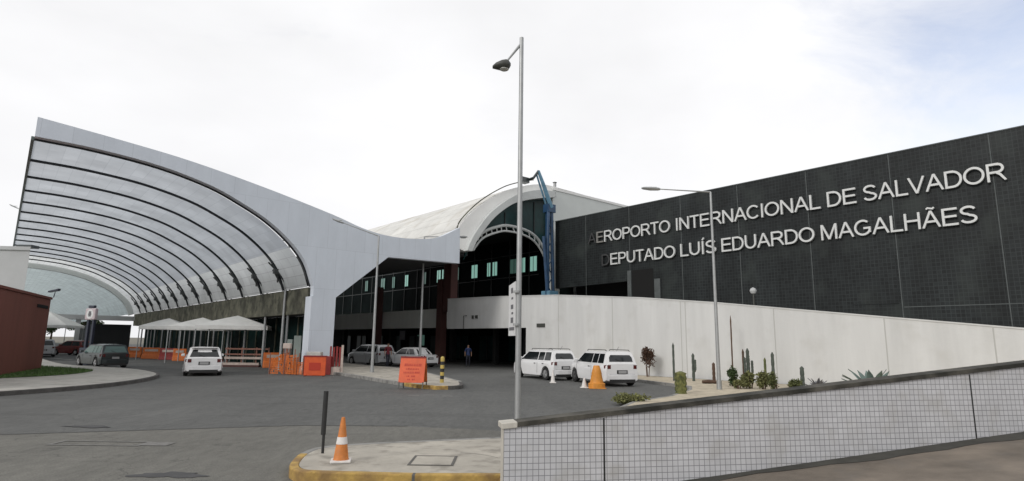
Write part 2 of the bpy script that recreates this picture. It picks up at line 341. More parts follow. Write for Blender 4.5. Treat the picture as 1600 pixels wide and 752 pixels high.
M['vaultroof'] = grid_mat('weathered roof sheets', (.62, .615, .585), (.44, .435, .41), 'yx', (2.1, .9), .02, rough=.7, var=.05, mottle=(.4, .14), dirt=((.42, .38, .31), .5, .52, .6))

# ------------------------------------------------------------ ground
def sheet(name, pts, z, m, kind='structure', label=None, thick=None, bevel=0, sub=None):
    b = B()
    if thick: b.prism([(p[0], p[1], z - thick) for p in pts], (0, 0, thick))
    else: b.face([(p[0], p[1], z) for p in pts])
    o = b.build(name, m, bevel=bevel)
    o['kind'] = kind
    if label: o['label'] = label
    return o
sheet('ground', [(-3000, -500), (3000, -500), (3000, 4000), (-3000, 4000)], -0.03, M['earth'])
sheet('road', [(-160, -30), (60, -30), (60, 170), (-160, 170)], 0.0, M['asphalt'])
# worn asphalt in front of the seam
seam_line = [(-26, 6.0), (-15, 10.4), (-9.9, 12.0), (-4.7, 13.8), (-2.3, 13.9), (3, 12.6)]
sheet('road_surface_worn', seam_line + [(3, -5), (-30, -5)], 0.004, M['asphalt_near'])
b = B()
for p, q in zip(seam_line[:-2], seam_line[1:-1]):
    d = (Vector(q) - Vector(p)).normalized(); n = Vector((-d.y, d.x)) * 0.035
    b.face([(p[0] - n.x, p[1] - n.y, .009), (q[0] - n.x, q[1] - n.y, .009), (q[0] + n.x, q[1] + n.y, .009), (p[0] + n.x, p[1] + n.y, .009)])
o = b.build('road_seam', M['seam']); o['kind'] = 'structure'
def blob(name, cx, cy, rx_, ry_, z, m, seed=0, n=72, rot=0):
    rr = random.Random(seed); ph = [rr.uniform(0, 6) for _ in range(4)]
    pts = []
    for k in range(n):
        a = 2 * math.pi * k / n; r = 1 + .2 * math.sin(2 * a + ph[0]) + .2 * math.sin(3 * a + ph[1]) + .12 * math.sin(7 * a + ph[2]) + .06 * math.sin(13 * a + ph[3])
        x, y = rx_ * r * math.cos(a), ry_ * r * math.sin(a); pts.append((cx + x * math.cos(rot) - y * math.sin(rot), cy + x * math.sin(rot) + y * math.cos(rot)))
    return sheet(name, pts, z, m)
blob('road_stain', -4.75, 8.75, .42, .2, .010, M['patch'], 3)
blob('road_stain', -3.6, 8.35, .5, .12, .0105, M['patch'], 8)
blob('road_stain', -9.0, 13.2, .5, .14, .0102, M['patch'], 5)
# utility cut in the road
b = B()
for (x0, x1, y0, y1) in ((-8.2, -6.55, 11.35, 11.41), (-8.2, -6.55, 10.95, 11.01), (-8.2, -8.12, 11.01, 11.35), (-6.63, -6.1, 11.01, 11.35)):
    b.face([(x0, y0, .012), (x1, y0, .012), (x1, y1, .012), (x0, y1, .012)])
o = b.build('road_cut', M['roadwhite']); o['kind'] = 'structure'
b = B()
for (x, y) in ((-3.4, 21.6), (-2.9, 21.8), (-2.2, 21.5)):
    b.face([(x - .2, y - .15, .006), (x + .2, y - .12, .006), (x + .17, y + .15, .006), (x - .18, y + .13, .006)])
o = b.build('road_marking', M['roadwhite']); o['kind'] = 'structure'

def offset_poly(pts, d):
    out_ = []; n = len(pts)
    area = sum(pts[i][0] * pts[(i + 1) % n][1] - pts[(i + 1) % n][0] * pts[i][1] for i in range(n)); sg_ = 1 if area > 0 else -1
    for i in range(n):
        p, q, r = Vector(pts[i - 1]), Vector(pts[i]), Vector(pts[(i + 1) % n])
        d1 = (q - p).normalized(); d2 = (r - q).normalized(); n1_ = Vector((-d1.y, d1.x)); n2_ = Vector((-d2.y, d2.x)); nn = (n1_ + n2_)
        nn = nn.normalized() / max(.5, (nn.normalized().dot(n1_))); out_.append(tuple(q + nn * d * sg_))
    return out_
def island(name, pts, mtop, mk, zt=.15, kw=.16, seg_mats=None):
    """kerb ring (own mesh) + pavement slab inside"""
    inn = offset_poly(pts, kw); n = len(pts)
    b = B()
    for i in range(n):
        j = (i + 1) % n
        if seg_mats: b.mi = seg_mats(i)
        a0, a1, i0, i1 = pts[i], pts[j], inn[i], inn[j]
        b.face([(*a0, -.02), (*a1, -.02), (*a1, zt), (*a0, zt)]); b.face([(*a0, zt), (*a1, zt), (*i1, zt), (*i0, zt)]); b.face([(*i0, zt), (*i1, zt), (*i1, zt - .1), (*i0, zt - .1)])
    bmesh.ops.remove_doubles(b.bm, verts=b.bm.verts, dist=1e-4)
    k = b.build(name + '_kerb', mk if isinstance(mk, list) else [mk], bevel=.02); k['kind'] = 'structure'
    s_ = sheet(name, inn, zt - .006, mtop); return s_
def smooth2(pts, n=5): return [(p[0], p[1]) for p in catmull([(x, y, 0) for x, y in pts], n)]

left_edge = smooth2([(-30, 4), (-22, 10), (-17.8, 16), (-15.9, 20.5), (-15.5, 24.2), (-16.6, 28.6), (-18.7, 31.9), (-22.2, 35.2), (-28.5, 39.0), (-40, 51.5), (-52, 66)])
island('pavement', left_edge + [(-75, 66), (-75, 4)], M['pave'], M['kerbdark'], .15, .14)
gp = smooth2([(-25.6, 20), (-21.8, 24.3), (-20.6, 27.6), (-21.4, 31), (-23.0, 33.1), (-25.4, 34.6), (-28.2, 36.2)]) + [(-34, 38), (-36, 22)]
sheet('lawn', gp, .158, M['grass'])
b = B(); rr = random.Random(4)
def inpoly(x, y, P):
    c = False
    for i in range(len(P)):
        (x1, y1), (x2, y2) = P[i - 1], P[i]
        if (y1 > y) != (y2 > y) and x < (x2 - x1) * (y - y1) / (y2 - y1) + x1: c = not c
    return c
for _ in range(15000):
    x, y = rr.uniform(-28.5, -20.4), rr.uniform(20.5, 37)
    if inpoly(x, y, gp):
        a = rr.uniform(0, 6.28); h = rr.uniform(.04, .11); w_ = .014
        b.face([(x - w_ * math.cos(a), y - w_ * math.sin(a), .157), (x + w_ * math.cos(a), y + w_ * math.sin(a), .157), (x + rr.uniform(-.04, .04), y + rr.uniform(-.04, .04), .157 + h)])
o = b.build('grass', M['blade']); tag(o, 'short green grass of the lawn beside the red brown wall', 'grass', kind='stuff')

mid = smooth2([(-19.0, 50), (-16.5, 42.5), (-13.4, 36.4), (-9.63, 33.4), (-5.8, 27.8), (-3.8, 24.9)]) + smooth2([(-3.0, 24.25), (-2.2, 24.5), (-1.95, 25.3), (-2.2, 27.5)]) + smooth2([(-3.4, 31), (-6.5, 39), (-10.5, 44), (-16, 52)])
def midseg(i):
    p = mid[i]; return 1 if (p[0] > -4.6 and p[1] < 26 and p[0] < -2.6) else (2 if p[0] >= -2.7 and p[1] < 27 else 0)
island('traffic_island', mid, M['pavewarm'], [M['kerb'], M['yellow'], M['kerbdark']], .15, .16, midseg)

fore = smooth2([(-2.55, 8.38), (-2.85, 8.45), (-3.07, 8.72), (-3.2, 9.2), (-3.27, 9.8), (-3.15, 10.3), (-2.6, 10.68), (-1.4, 11.15), (-.13, 11.6)]) + [(1.4, 12.1), (1.5, 8.45), (.02, 8.22), (-.06, 8.36), (-1.25, 8.30), (-1.29, 8.30)]
def foreseg(i):
    a, b_ = fore[i], fore[(i + 1) % len(fore)]
    if abs(a[0] + 1.25) < .01 and abs(b_[0] + 1.29) < .01: return 1
    return 0 if a[1] < 9.6 and a[0] < .5 else 2
island('pavement_corner', fore, M['pavewarm'], [M['yellow'], M['kerbdark'], M['kerb']], .15, .13, foreseg)
# access cover in the corner pavement
b = B(); b.box(-1.42, -.84, 8.95, 9.6, .146, .15); cv = b.build('manhole_cover', M['pavewarm']); tag(cv, 'rectangular access cover set in the corner pavement near the orange cone', 'manhole cover')
b = B()
for q in ((-1.46, -.80, 9.6, 9.64), (-1.46, -.80, 8.91, 8.95), (-1.46, -1.42, 8.95, 9.6), (-.84, -.80, 8.95, 9.6)): b.box(*q, .146, .153)
b.build('frame', M['chain'], cv)
b = B()
b.strip([(-.78 + .055 * k, 9.93 - .003 * k * k, .1465) for k in range(12)], [(-.78 + .055 * k, 9.945 - .003 * k * k, .1465) for k in range(12)])
b.build('crack', M['chain'], cv)

# planting bed along the white wall
bed = [st(27.6, 31.2), st(26.5, 27), st(24.9, 19.4), st(23.7, 16.4), st(22.9, 15.0), st(21.2, 13.9), st(18.0, 12.6), st(15.2, 12.0), st(12.0, 10.4), st(11.6, 9.0), st(13.5, 4.0), st(16, -2), st(28.25, -10), st(28.25, 31.2)]
island('planting_bed', [(p.x, p.y) for p in bed], M['sand'], M['kerb'], .14, .14)
# brown access ramp in the foreground, rising to the right
b = B(); prev = None
wx = lambda X: 7.89 + .176 * X
for i in range(40):
    X = .95 + i * .62; z = max(0.013, .103 * (X - 1.25)); row = [(X, wx(X) - .02, z), (X, wx(X) - .55, z + .004), (X, wx(X) - 4, z), (X + 1.5, -2.5, z)]
    if prev: b.strip(prev, row)
    prev = row
o = b.build('driveway', M['drive']); o['kind'] = 'structure'
b = B(); prev = None
rr = random.Random(9)
for i in range(60):
    X = 1.2 + i * .35; z = max(0.013, .103 * (X - 1.25)); wd = .16 + .05 * math.sin(i * .7) + .04 * math.sin(i * 1.9) + .012 * i
    row = [(X, wx(X) - .015, z + .014), (X, wx(X) - wd, z + .008)]
    if prev: b.strip(prev, row)
    prev = row
o = b.build('gutter', M['soil']); o['kind'] = 'structure'

# ------------------------------------------------------------ tiled ramp wall in front
wl = math.atan(.176); Lw = 24.0
root = thing('tiled_wall', 'low white tiled wall with mossy coping rising to the right in the foreground', 'wall', (-.07, 7.88, 0), wl)
kx = 1 / math.cos(wl)
topz = lambda x: .875 + .103 * x * math.cos(wl)
b = B(); n = 24
fr = [(x * Lw / n, 0) for x in range(n + 1)]
def wallsec(b, y0, y1, zf, zb):
    rows = [[(x, y0, zb(x)) for x, _ in fr], [(x, y0, zf(x)) for x, _ in fr], [(x, y1, zf(x)) for x, _ in fr], [(x, y1, zb(x)) for x, _ in fr]]
    for a, c in ((0, 1), (1, 2), (2, 3)): b.strip(rows[a], rows[c])
    for e in (0, -1): b.face([r[e] for r in rows])
wallsec(b, 0, .02, lambda x: topz(x) - .063, lambda x: -.1); b.build('tile_facing', M['whitetile'], root)
b = B(); wallsec(b, .022, .24, lambda x: topz(x) - .065, lambda x: -.1); b.build('wall_core', M['capclean'], root)
b = B(); wallsec(b, -.03, .27, topz, lambda x: topz(x) - .06)
cp_ = b.build('coping', [M['cap'], M['capclean']], root, bevel=.01)
b = B(); b.prism([(-.035, -.034, topz(0) - .07), (.17, -.034, topz(.17) - .07), (.17, -.034, topz(.17) + .004), (-.035, -.034, topz(0) + .004)], (0, .308, 0)); b.build('coping_end', M['capclean'], root, bevel=.01)
for X in (1.30, 6.95, 12.6):
    x = X * kx; b = B(); b.box(x, x + .022, -.004, .001, -.05, topz(x) - .08); b.build('wall_joint', M['post'], root)

# ------------------------------------------------------------ street things
def lamp(name, label, loc, h, arm, headlen, heading, r0=.07, r1=.045, group='street lamps', extra_top=0.0, headstyle='cobra'):
    t = thing(name, label, 'street lamp', loc, heading, group)
    B().tube([(0, 0, 0), (0, 0, h * .5), (0, 0, h + extra_top)], [r0, (r0 + r1) / 2, r1], 12).build('pole', M['steel'], t, smooth=True)
    B().tube([(0, 0, 0), (0, 0, .35)], [r0 + .03, r0 + .02], 12).build('base_sleeve', M['steel'], t, smooth=True)
    ax, az = arm
    B().tube([(0, 0, h), (ax * .5, 0, h + az * .5), (ax, 0, h + az)], [r1 * .75, r1 * .6, r1 * .5], 8).build('arm', M['steel'], t, smooth=True)
    if headstyle == 'bowl':
        b = B(); prev = None
        for k, (x, wd, zt, zb) in enumerate([(.09, .03, .02, -.03), (.05, .11, .07, -.10), (0, .14, .09, -.13), (-.09, .14, .07, -.12), (-.2, .10, .02, -.10), (-.27, .04, -.04, -.09)]):
            row = [(ax + x, wd * math.cos(a), h + az - .05 + ((zt - zb) / 2) * math.sin(a) + (zt + zb) / 2) for a in [i * math.pi / 6 for i in range(12)]]
            rv = [b.v(p) for p in row]
            if prev:
                for i in range(12): b.f([prev[i], prev[(i + 1) % 12], rv[(i + 1) % 12], rv[i]])
            else: b.f(rv)
            prev = rv
        b.f(prev); hd = b.build('lamp_head', M['steeldark'], t, smooth=True, angle=60)
        bb = B(); bb.lathe([(.05, -.02), (.09, 0), (.09, .012)], 12); l_ = bb.build('lens', M['lens'], hd); l_.location = (ax - .04, 0, h + az - .165)
    else:
        d = Vector((ax, 0, az)).normalized(); p = Vector((ax, 0, h + az)); u = Vector((-d.z, 0, d.x))
        b = B(); prev = None
        for x, wd, hh in ((0, .05, .05), (.08, .09, .07), (headlen * .5, .12, .09), (headlen * .9, .09, .06), (headlen, .03, .03)):
            rv = [b.v(p + d * x + Vector((0, y * wd, 0)) + u * zz * hh) for y, zz in ((-1, 0), (-.6, .8), (.6, .8), (1, 0), (.7, -.7), (-.7, -.7))]
            if prev:
                for i in range(6): b.f([prev[i], prev[(i + 1) % 6], rv[(i + 1) % 6], rv[i]])
            else: b.f(rv)
            prev = rv
        b.f(prev); hd = b.build('lamp_head', M['steel'], t, smooth=True)
        b = B(); q = p + d * headlen * .5 - u * .068; b.box(q.x - headlen * .3, q.x + headlen * .3, -.06, .06, q.z - .03, q.z - .004); b.build('lens', M['lens'], hd)
    return t
PX = lambda u, Y: (u - 800) / F * Y
main_lamp = lamp('street_lamp', 'tallest street lamp with a dark drop-shaped head behind the tiled wall end', (.14, 11.0, .14), 7.64, (-.30, -.40), .5, 0, .056, .040, extra_top=.12, headstyle='bowl')
lamp('street_lamp', 'street lamp standing on the traffic island beside the pale canopy column', (-7.75, 34.0, .14), 7.75, (-2.1, .75), .7, 0, .09, .05)
lamp('street_lamp', 'street lamp beyond the traffic island behind the white sedan, arm to the right', (-6.3, 42.0, 0), 9.3, (2.5, .02), .6, 0, .10, .055)
lamp('street_lamp', 'street lamp in the cactus bed with a long arm pointing left', (8.45, 24.6, .13), 8.2, (-2.15, .1), .8, 0, .08, .045)
lamp('street_lamp', 'street lamp in front of the canopy beside the white tents', (-14.6, 38.4, 0), 8.2, (-.5, .12), .4, 0, .10, .06)
lamp('street_lamp', 'distant street lamp rising behind the grey block at far left', (-57.0, 68.0, 0), 16.2, (-.9, .4), 1.2, 0, .14, .09)

# sign fixed to the main lamp
root = thing('pole_sign', 'narrow white sign board clamped to the tallest street lamp', 'sign', (.10, 10.95, 2.0), R(101.5))
b = B(); zz0, zz1 = .02, 1.02
b.prism([(.06, -.015, zz0), (.66, -.015, zz0), (.66, -.015, zz1 - .03), (.06, -.015, zz1)], (0, .03, 0)); b.build('board', M['signwhite'], root)
b = B()
for (x0, x1, z0, z1) in ((.26, .44, .82, .92), (.24, .40, .70, .74), (.22, .44, .52, .60), (.22, .38, .42, .46), (.22, .44, .26, .36), (.12, .58, .12, .18)):
    b.box(x0, x1, .0155, .019, z0, z1)
b.build('lettering', M['signgrey'], root)
for z in (.2, .8):
    B().lathe([(.062, z), (.062, z + .04)], 12).build('clamp', M['steel'], root)

def cone(name, label, loc, h, r, m, group=None, rz=0, band=True, mbase=None, stepped=False, cat='traffic cone'):
    t = thing(name, label, cat, loc, rz, group)
    prof = [(r * .80, .03)]
    if stepped:
        prof = [(r * 1.0, .02), (r, h * .22), (r * .82, h * .24), (r * .60, h * .62), (r * .62, h * .66), (r * .42, h * .92), (r * .34, h)]
    else: prof = [(r * .80, .03), (r * .74, h * .08), (r * .22, h * .93), (r * .16, h), (r * .10, h)]
    B().lathe(prof, 20).build('cone_body', m, t, smooth=True)
    b = B(); b.box(-r, r, -r, r, 0, .035); b.build('base', mbase or m, t, bevel=.012)
    if band:
        def rad(z): return r * (.74 + (.22 - .74) * (z / h - .08) / .85)
        for a, c in ((.40, .56),):
            B().lathe([(rad(a * h) + .002, a * h), (rad(a * h) + .004, a * h + .003), (rad(c * h) + .004, c * h - .003), (rad(c * h) + .002, c * h)], 20).build('band', M['conewhite'], t, smooth=True)
    return t
cone('traffic_cone', 'orange cone with one white band on the corner pavement by the black post', (-2.46, 9.1, .146), .63, .145, M['coneorange'], rz=R(12), mbase=M['conewhite'])
cone('traffic_cone', 'wide amber stepped cone standing before the rear white van', (3.72, 26.15, 0), .96, .36, M['amber'], stepped=True, band=False)
cone('traffic_cone', 'small pale pinkish cone left of the wide amber cone', (3.2, 26.3, 0), .42, .17, M['conewhite'], band=False)
cone('traffic_cone', 'small pinkish cone by the rear wheel of the left white van', (2.05, 29.2, 0), .62, .15, M['conewhite'], band=False)

root = thing('broken_post', 'black broken post on the corner pavement beside the orange cone', 'post', (-2.93, 9.75, .146))
B().tube([(0, 0, 0), (.0, 0, .30)], .022, 10).build('stub', M['post'], root, smooth=True)
B().tube([(-.008, 0, .28), (-.006, 0, .6), (-.004, 0, .95)], .038, 12).build('sleeve', M['post'], root, smooth=True)

root = thing('bollard', 'yellow and black banded bollard on the tip of the traffic island', 'bollard', (-2.95, 26.3, .14))
for k in range(7):
    B().lathe([(.085, k * .15), (.085, k * .15 + .15)], 14).build('band', M['bollard_y'] if k % 2 == 0 else M['bollard_k'], root, smooth=True)
B().lathe([(.085, 1.05), (.06, 1.10), (.0, 1.12)], 14).build('cap', M['bollard_y'], root, smooth=True)

# orange A-frame notice on the road beside the island
root = thing('folding_sign', 'orange folding notice board standing at the kerb of the traffic island', 'sign', (-3.92, 24.5, 0), R(-6))
h = 1.22; wd = .52
def slab(b, y0, y1, za, zb, th, x0=-wd, x1=wd):
    b.prism([(x0, y0, za), (x1, y0, za), (x1, y1, zb), (x0, y1, zb)], (0, th, 0))
b = B(); slab(b, -.28, -.03, .26, h, .03); b.build('front_board', M['orange'], root, bevel=.01)
b = B(); slab(b, .30, .05, .26, h, .03, -wd, wd); b.build('back_board', M['orange2'], root)
b = B(); b.box(-wd, wd, -.045, .085, h, h + .06); b.build('top_bar', M['reddark'], root)
for sx in (-wd + .02, wd - .06):
    for y in (-.34, .36):
        B().prism([(sx, y, 0), (sx + .04, y, 0), (sx + .04, y * .80, .30), (sx, y * .80, .30)], (0, .03, 0)).build('leg', M['steeldark'], root)
b = B(); rr = random.Random(2)
for (x0, x1, z0, z1) in ((-.33, .33, .90, 1.00), (-.24, .28, .76, .83), (-.34, .32, .62, .69), (-.2, .22, .48, .54), (-.3, .1, .36, .41)):
    yy = lambda z: -.28 + .25 * (z - .26) / (h - .26) - .006
    x = x0
    while x < x1:
        wd_ = rr.uniform(.035, .055)
        if rr.random() > .14:
            b.prism([(x, yy(z0), z0), (x + wd_, yy(z0), z0), (x + wd_ * rr.choice((1, .35)), yy(z1), z1), (x, yy(z1), z1)], (0, .004, 0))
        x += wd_ + .018
b.build('lettering', M['redline'], root)
root.scale = (1.0, 1, 1.0)

# construction barriers round the canopy column
def netfence(label, p0, p1, h=1.0, seed=1):
    d = (Vector(p1) - Vector(p0)); L = d.length; t = thing('safety_fence', label, 'safety fence', (*p0, 0), math.atan2(d.y, d.x), 'orange safety fences round the column')
    rr = random.Random(seed); n = max(3, int(L / .12)); b = B()
    def P(i, j): return (i * L / n, .08 * math.sin(i * .9 + seed) * (1 + .2 * j), .04 + (h * (1 - .18 * abs(math.sin(i * .35 + seed)))) * j / 8)
    for i in range(n):
        for j in range(8):
            if rr.random() < .93:
                a = [P(i, j), P(i + .8, j), P(i + .8, j + .8), P(i, j + .8)]; b.face(a)
    b.build('netting', M['orange2'], t)
    for k in range(3): B().tube([(k * L / 2, .03, 0), (k * L / 2, .03, h + .12)], .03, 6).build('stake', M['planksred'], t)
    return t
netfence('sagging orange mesh fence at the left of the column foot', (-13.2, 33.2), (-11.5, 32.9), 1.05, 1)
netfence('second orange mesh fence turned away behind the first', (-12.9, 34.3), (-11.9, 33.3), 1.25, 5)
netfence('low orange mesh fence between the net and the orange panel', (-12.0, 33.0), (-11.2, 32.7), .8, 9)
root = thing('barrier_panel', 'solid bright orange barrier panel below the canopy column', 'barrier', (-10.35, 32.1, 0), R(4))
b = B(); b.box(-.56, .56, 0, .06, .03, 1.0); b.build('board', M['orange'], root, bevel=.02)
b = B(); b.box(-.60, .60, -.02, .08, 1.0, 1.07); b.build('top_rail', M['reddark'], root)
b = B(); b.box(-.3, .3, -.012, -.001, .3, .7); b.build('dark_mark', M['redline'], root)
for x in (-.5, .46):
    b = B(); b.box(x, x + .06, -.2, .25, 0, .03); b.build('foot', M['trim'], root)
root = thing('concrete_block', 'pale concrete block on top of a red box behind the orange panel', 'block', (-10.7, 33.4, 0))
b = B(); b.box(-.75, .8, 0, .6, 0, 1.0); b.build('box_base', M['reddark'], root, bevel=.02)
b = B(); b.box(-.6, .2, .05, .5, 1.0, 1.24); b.build('block', M['concrete'], root, bevel=.04)
root = thing('concrete_block', 'pinkish block perched on a stake behind the orange mesh', 'block', (-12.6, 34.0, 0))
b = B(); b.box(-.05, .05, 0, .1, 0, 1.38); b.build('stake', M['planksred'], root)
b = B(); b.box(-.22, .22, -.05, .18, 1.38, 1.68); b.build('block', M['planks'], root, bevel=.03)
root = thing('slatted_barrier', 'dark red slatted barrier with a pale end post right of the column', 'barrier', (-9.95, 33.6, 0), R(8))
for k in range(4):
    b = B(); b.box(.28 * k * .6 - .1, .28 * k * .6 + .0, 0, .05, .45, 1.55 - .04 * (k % 2)); b.build('slat', M['reddark'], root)
b = B(); b.box(.52, .64, -.02, .08, 0, 1.62); b.build('end_post', M['planks'], root)
b = B(); b.prism([(-.35, -.1, 0), (.5, -.1, 0), (.5, -.1, .42), (-.1, -.1, .42)], (0, .4, 0)); b.build('plinth', M['planks'], root)
root = thing('board_barrier', 'barrier of long pale and reddish boards on posts under the nearest tent', 'barrier', (-19.9, 41.6, 0), R(2))
for z, m_, y in ((.12, 'planks', 0), (.5, 'planks', .5), (.78, 'planksred', .52), (1.15, 'planksred', .55)):
    b = B(); b.box(.0, 3.05 if z > .2 else 2.6, y, y + .06, z, z + (.16 if z < .6 else .1)); b.build('board', M[m_], root)
for x in (.1, 1.1, 2.1, 2.95):
    b = B(); b.box(x, x + .08, .61, .69, 0, 1.3); b.build('post', M['planksred'], root)
b = B(); b.box(-.1, 2.7, -.3, .45, 0, .12); b.build('platform', M['brown'], root)
for i, (u, Y, wdt, lb) in enumerate([(250, 55, 1.6, 'orange barrier left of the far tent, end of its row'), (224, 58, 1.3, 'orange barrier beside the dark hatchback'), (275, 53, 1.3, 'dark red barrier left of the white hatchback'), (293, 51, 1.0, 'short orange red barrier just left of the white hatchback'), (436, 41, 1.2, 'orange barrier behind the sagging mesh fence')]):
    root = thing('road_barrier', lb, 'barrier', (PX(u, Y), Y, 0), R(6 * i), 'water filled road barriers')
    b = B(); b.prism([(-wdt / 2, -.28, 0), (-wdt / 2, .28, 0), (-wdt / 2, .22, .3), (-wdt / 2, .09, .45), (-wdt / 2, .07, 1.0), (-wdt / 2, -.07, 1.0), (-wdt / 2, -.09, .45), (-wdt / 2, -.22, .3)], (wdt, 0, 0))
    b.build('body', M['reddark'] if i in (2,) else M['orange2'], root, bevel=.03)
    b = B(); b.box(-wdt / 2 + .2, wdt / 2 - .2, -.1, -.085, .66, .86); b.build('reflector', M['planks'], root)
root = thing('utility_cabinet', 'pale green cabinets against the dark glazing left of the column', 'cabinet', (PX(463, 40), 40, 0))
b = B(); b.box(-.45, .05, 0, .5, 0, 1.9); b.build('tall_cabinet', M['cabinet'], root, bevel=.02)
b = B(); b.box(.12, .62, .05, .5, 0, 2.15); b.build('tall_cabinet', M['cabinet'], root, bevel=.02)
b = B(); b.box(-.1, .05, -.02, 0, .3, 1.5); b.build('door_edge', M['steeldark'], root)

# tents
def tent(label, loc, w_, he, hp, rz):
    t = thing('canopy_tent', label, 'tent', loc, rz, 'white canopy tents')
    b = B(); n = 8; h_ = w_ / 2
    for k in range(4):
        a = k * math.pi / 2; prev = None
        for i in range(n + 1):
            f = i / n; r = h_ * (1 - f); z = he + (hp - he) * (f * 1.12 - .12 * f * f)
            p = Vector((r, -r, z)); q = Vector((r, r, z)); rot = Matrix.Rotation(a, 3, 'Z'); row = [rot @ p, rot @ ((p + q) / 2 + Vector((0, 0, -.04 * (1 - f)))), rot @ q]
            if prev: b.strip(prev, row)
            prev = row
    bmesh.ops.remove_doubles(b.bm, verts=b.bm.verts, dist=1e-4)
    b.build('roof', M['tent'], t, smooth=True, angle=20)
    b = B()
    for (x, y) in ((1, -1), (1, 1), (-1, 1), (-1, -1)):
        pass
    c = [(h_, -h_), (h_, h_), (-h_, h_), (-h_, -h_)]
    for i in range(4): b.strip([(c[i][0], c[i][1], he), (c[(i + 1) % 4][0], c[(i + 1) % 4][1], he)], [(c[i][0], c[i][1], he - .28), (c[(i + 1) % 4][0], c[(i + 1) % 4][1], he - .28)])
    b.build('valance', M['tent'], t)
    for x, y in c: B().tube([(x * .97, y * .97, 0), (x * .97, y * .97, he)], .04, 8).build('leg', M['steel'], t)
    return t
tent('nearest and widest white pyramid tent, rightmost of the row', (PX(372, 43), 43.5, 0), 4.6, 2.8, 3.55, R(16))
tent('middle white pyramid tent between the two others', (PX(318, 48), 48.5, 0), 4.0, 2.8, 3.55, R(16))
tent('far white pyramid tent at the left end of the row', (PX(266, 54), 54.5, 0), 3.7, 2.9, 3.65, R(16))
tent('white tent far under the canopy just right of the red brown wall', (-56, 72, 0), 6.5, 3.2, 5.0, R(20))

# ------------------------------------------------------------ sign totem, planting, brown building
root = thing('sign_totem', 'dark double post totem carrying a white square sign beside the dark hatchback', 'sign', (PX(150, 41.5), 41.5, 0), R(-20))
for x in (-.28, .22):
    b = B(); b.box(x, x + .17, -.06, .1, 0, 3.1); b.build('post', M['navy'], root)
b = B(); b.box(-.5, .5, -.12, .12, 3.05, 3.85); b.build('sign_box', M['signpink'], root, bevel=.08)
B().prism([(.34 * math.cos(k * .3927) , -.125, 3.45 + .34 * math.sin(k * .3927)) for k in range(16)], (0, .004, 0)).build('disc', M['signwhite'], root)
b = B(); b.box(-.11, .11, -.135, -.126, 3.28, 3.64); b.box(-.15, .15, -.134, -.1265, 3.38, 3.5); b.build('pictogram', M['signgrey'], root)
b = B(); b.box(-.28, .28, -.1, .1, 3.87, 4.05); b.build('top_lamp', M['navy'], root, bevel=.04)
b = B(); b.box(-.5, .5, -.2, .25, 0, 1.15); b.build('base_box', M['navy'], root, bevel=.03)

root = thing('red_brown_building', 'low red brown rendered building at the left edge behind the lawn', 'building', (-25.8, 33.4, 0))
d = Vector((-22.8 + 25.8, 27.2 - 33.4, 0)).normalized()     # along the front, towards the camera
nb = Vector((-d.y, d.x, 0));  nb = nb if nb.x < 0 else -nb
b = B(); P0 = Vector((0, 0, 0)); P1 = d * 16
b.prism([P0, P1, P1 + nb * 8, nb * 8], (0, 0, 3.92)); b.build('wall', M['rust'], root, bevel=.02)
b = B(); o_ = -nb * .06
b.prism([P0 + o_ - d * .06 + Vector((0, 0, 3.925)), P1 + o_ + Vector((0, 0, 3.925)), P1 + nb * 8 + Vector((0, 0, 3.925)), nb * 8 - d * .06 + Vector((0, 0, 3.925))], (0, 0, .12)); b.build('coping', M['rust'], root)
b = B(); q = -nb * .035; b.prism([d * .5 + q + Vector((0, 0, 3.38)), d * 2.6 + q + Vector((0, 0, 3.38)), d * 2.6 + q + Vector((0, 0, 3.55)), d * .5 + q + Vector((0, 0, 3.55))], nb * .03); b.build('vent_slot', M['black'], root)
root = thing('floodlight', 'small dark floodlight on the corner of the red brown building', 'floodlight', (-25.75, 33.5, 4.05))
B().tube([(0, 0, 0), (.05, 0, .3)], .025, 6).build('bracket', M['navy'], root)
b = B(); b.prism([(-.3, -.1, .28), (.25, -.1, .38), (.28, -.1, .5), (-.28, -.1, .36)], (0, .2, 0)); b.build('lamp_head', M['navy'], root)

root = thing('grey_block', 'plain pale grey building rising behind the red brown building', 'building', (PX(40, 46), 46, 0))
b = B(); b.prism([(0, 0, 0), (-30, -3, 0), (-45, 20, 0), (-14.5, 16, 0)], (0, 0, 8.5)); b.build('wall', M['greywall'], root)
b = B(); b.prism([(.1, -.12, 8.5), (-30, -3.1, 8.5), (-45, 20, 8.5), (-14.4, 16, 8.5)], (0, 0, .28)); b.build('parapet', M['greywall'], root)
b = B(); b.box(-1.4, -.2, .3, 1.1, 8.78, 9.0); b.build('roof_unit', M['cardark'], root)

# ------------------------------------------------------------ big arched canopy
S0 = 34.0; SP = 4.27; NR = 13; SE = S0 + .5 + SP * NR
inner = catmull([(.2, 0, 10.92), (2.52, 0, 10.86), (5.26, 0, 10.57), (7.73, 0, 9.98), (9.43, 0, 9.27), (10.88, 0, 8.5), (12.23, 0, 7.45), (13.17, 0, 6.35), (13.73, 0, 5.0)], 5)
root = thing('arched_canopy', 'huge pale grey half-arch canopy with dark ribs sweeping over the road', 'canopy', st(14.4, S0), ANG)
oc = (14.4, S0, 0)
def P3(t, z, s=S0): return (t, s, z)
top = catmull([(.2, 0, 11.85), (3.4, 0, 11.52), (6.7, 0, 11.1), (10.7, 0, 10.33), (14.62, 0, 9.42), (16.6, 0, 8.86), (18.3, 0, 8.60), (20.2, 0, 8.62), (22.2, 0, 8.95), (24.1, 0, 9.9)], 5)
poly = [P3(p.x, p.z) for p in top] + [P3(24.14, 7.33), P3(18.53, 7.21), P3(15.15, 4.41)] + [P3(13.75, 4.41)] + [P3(p.x, p.z) for p in inner[::-1]]
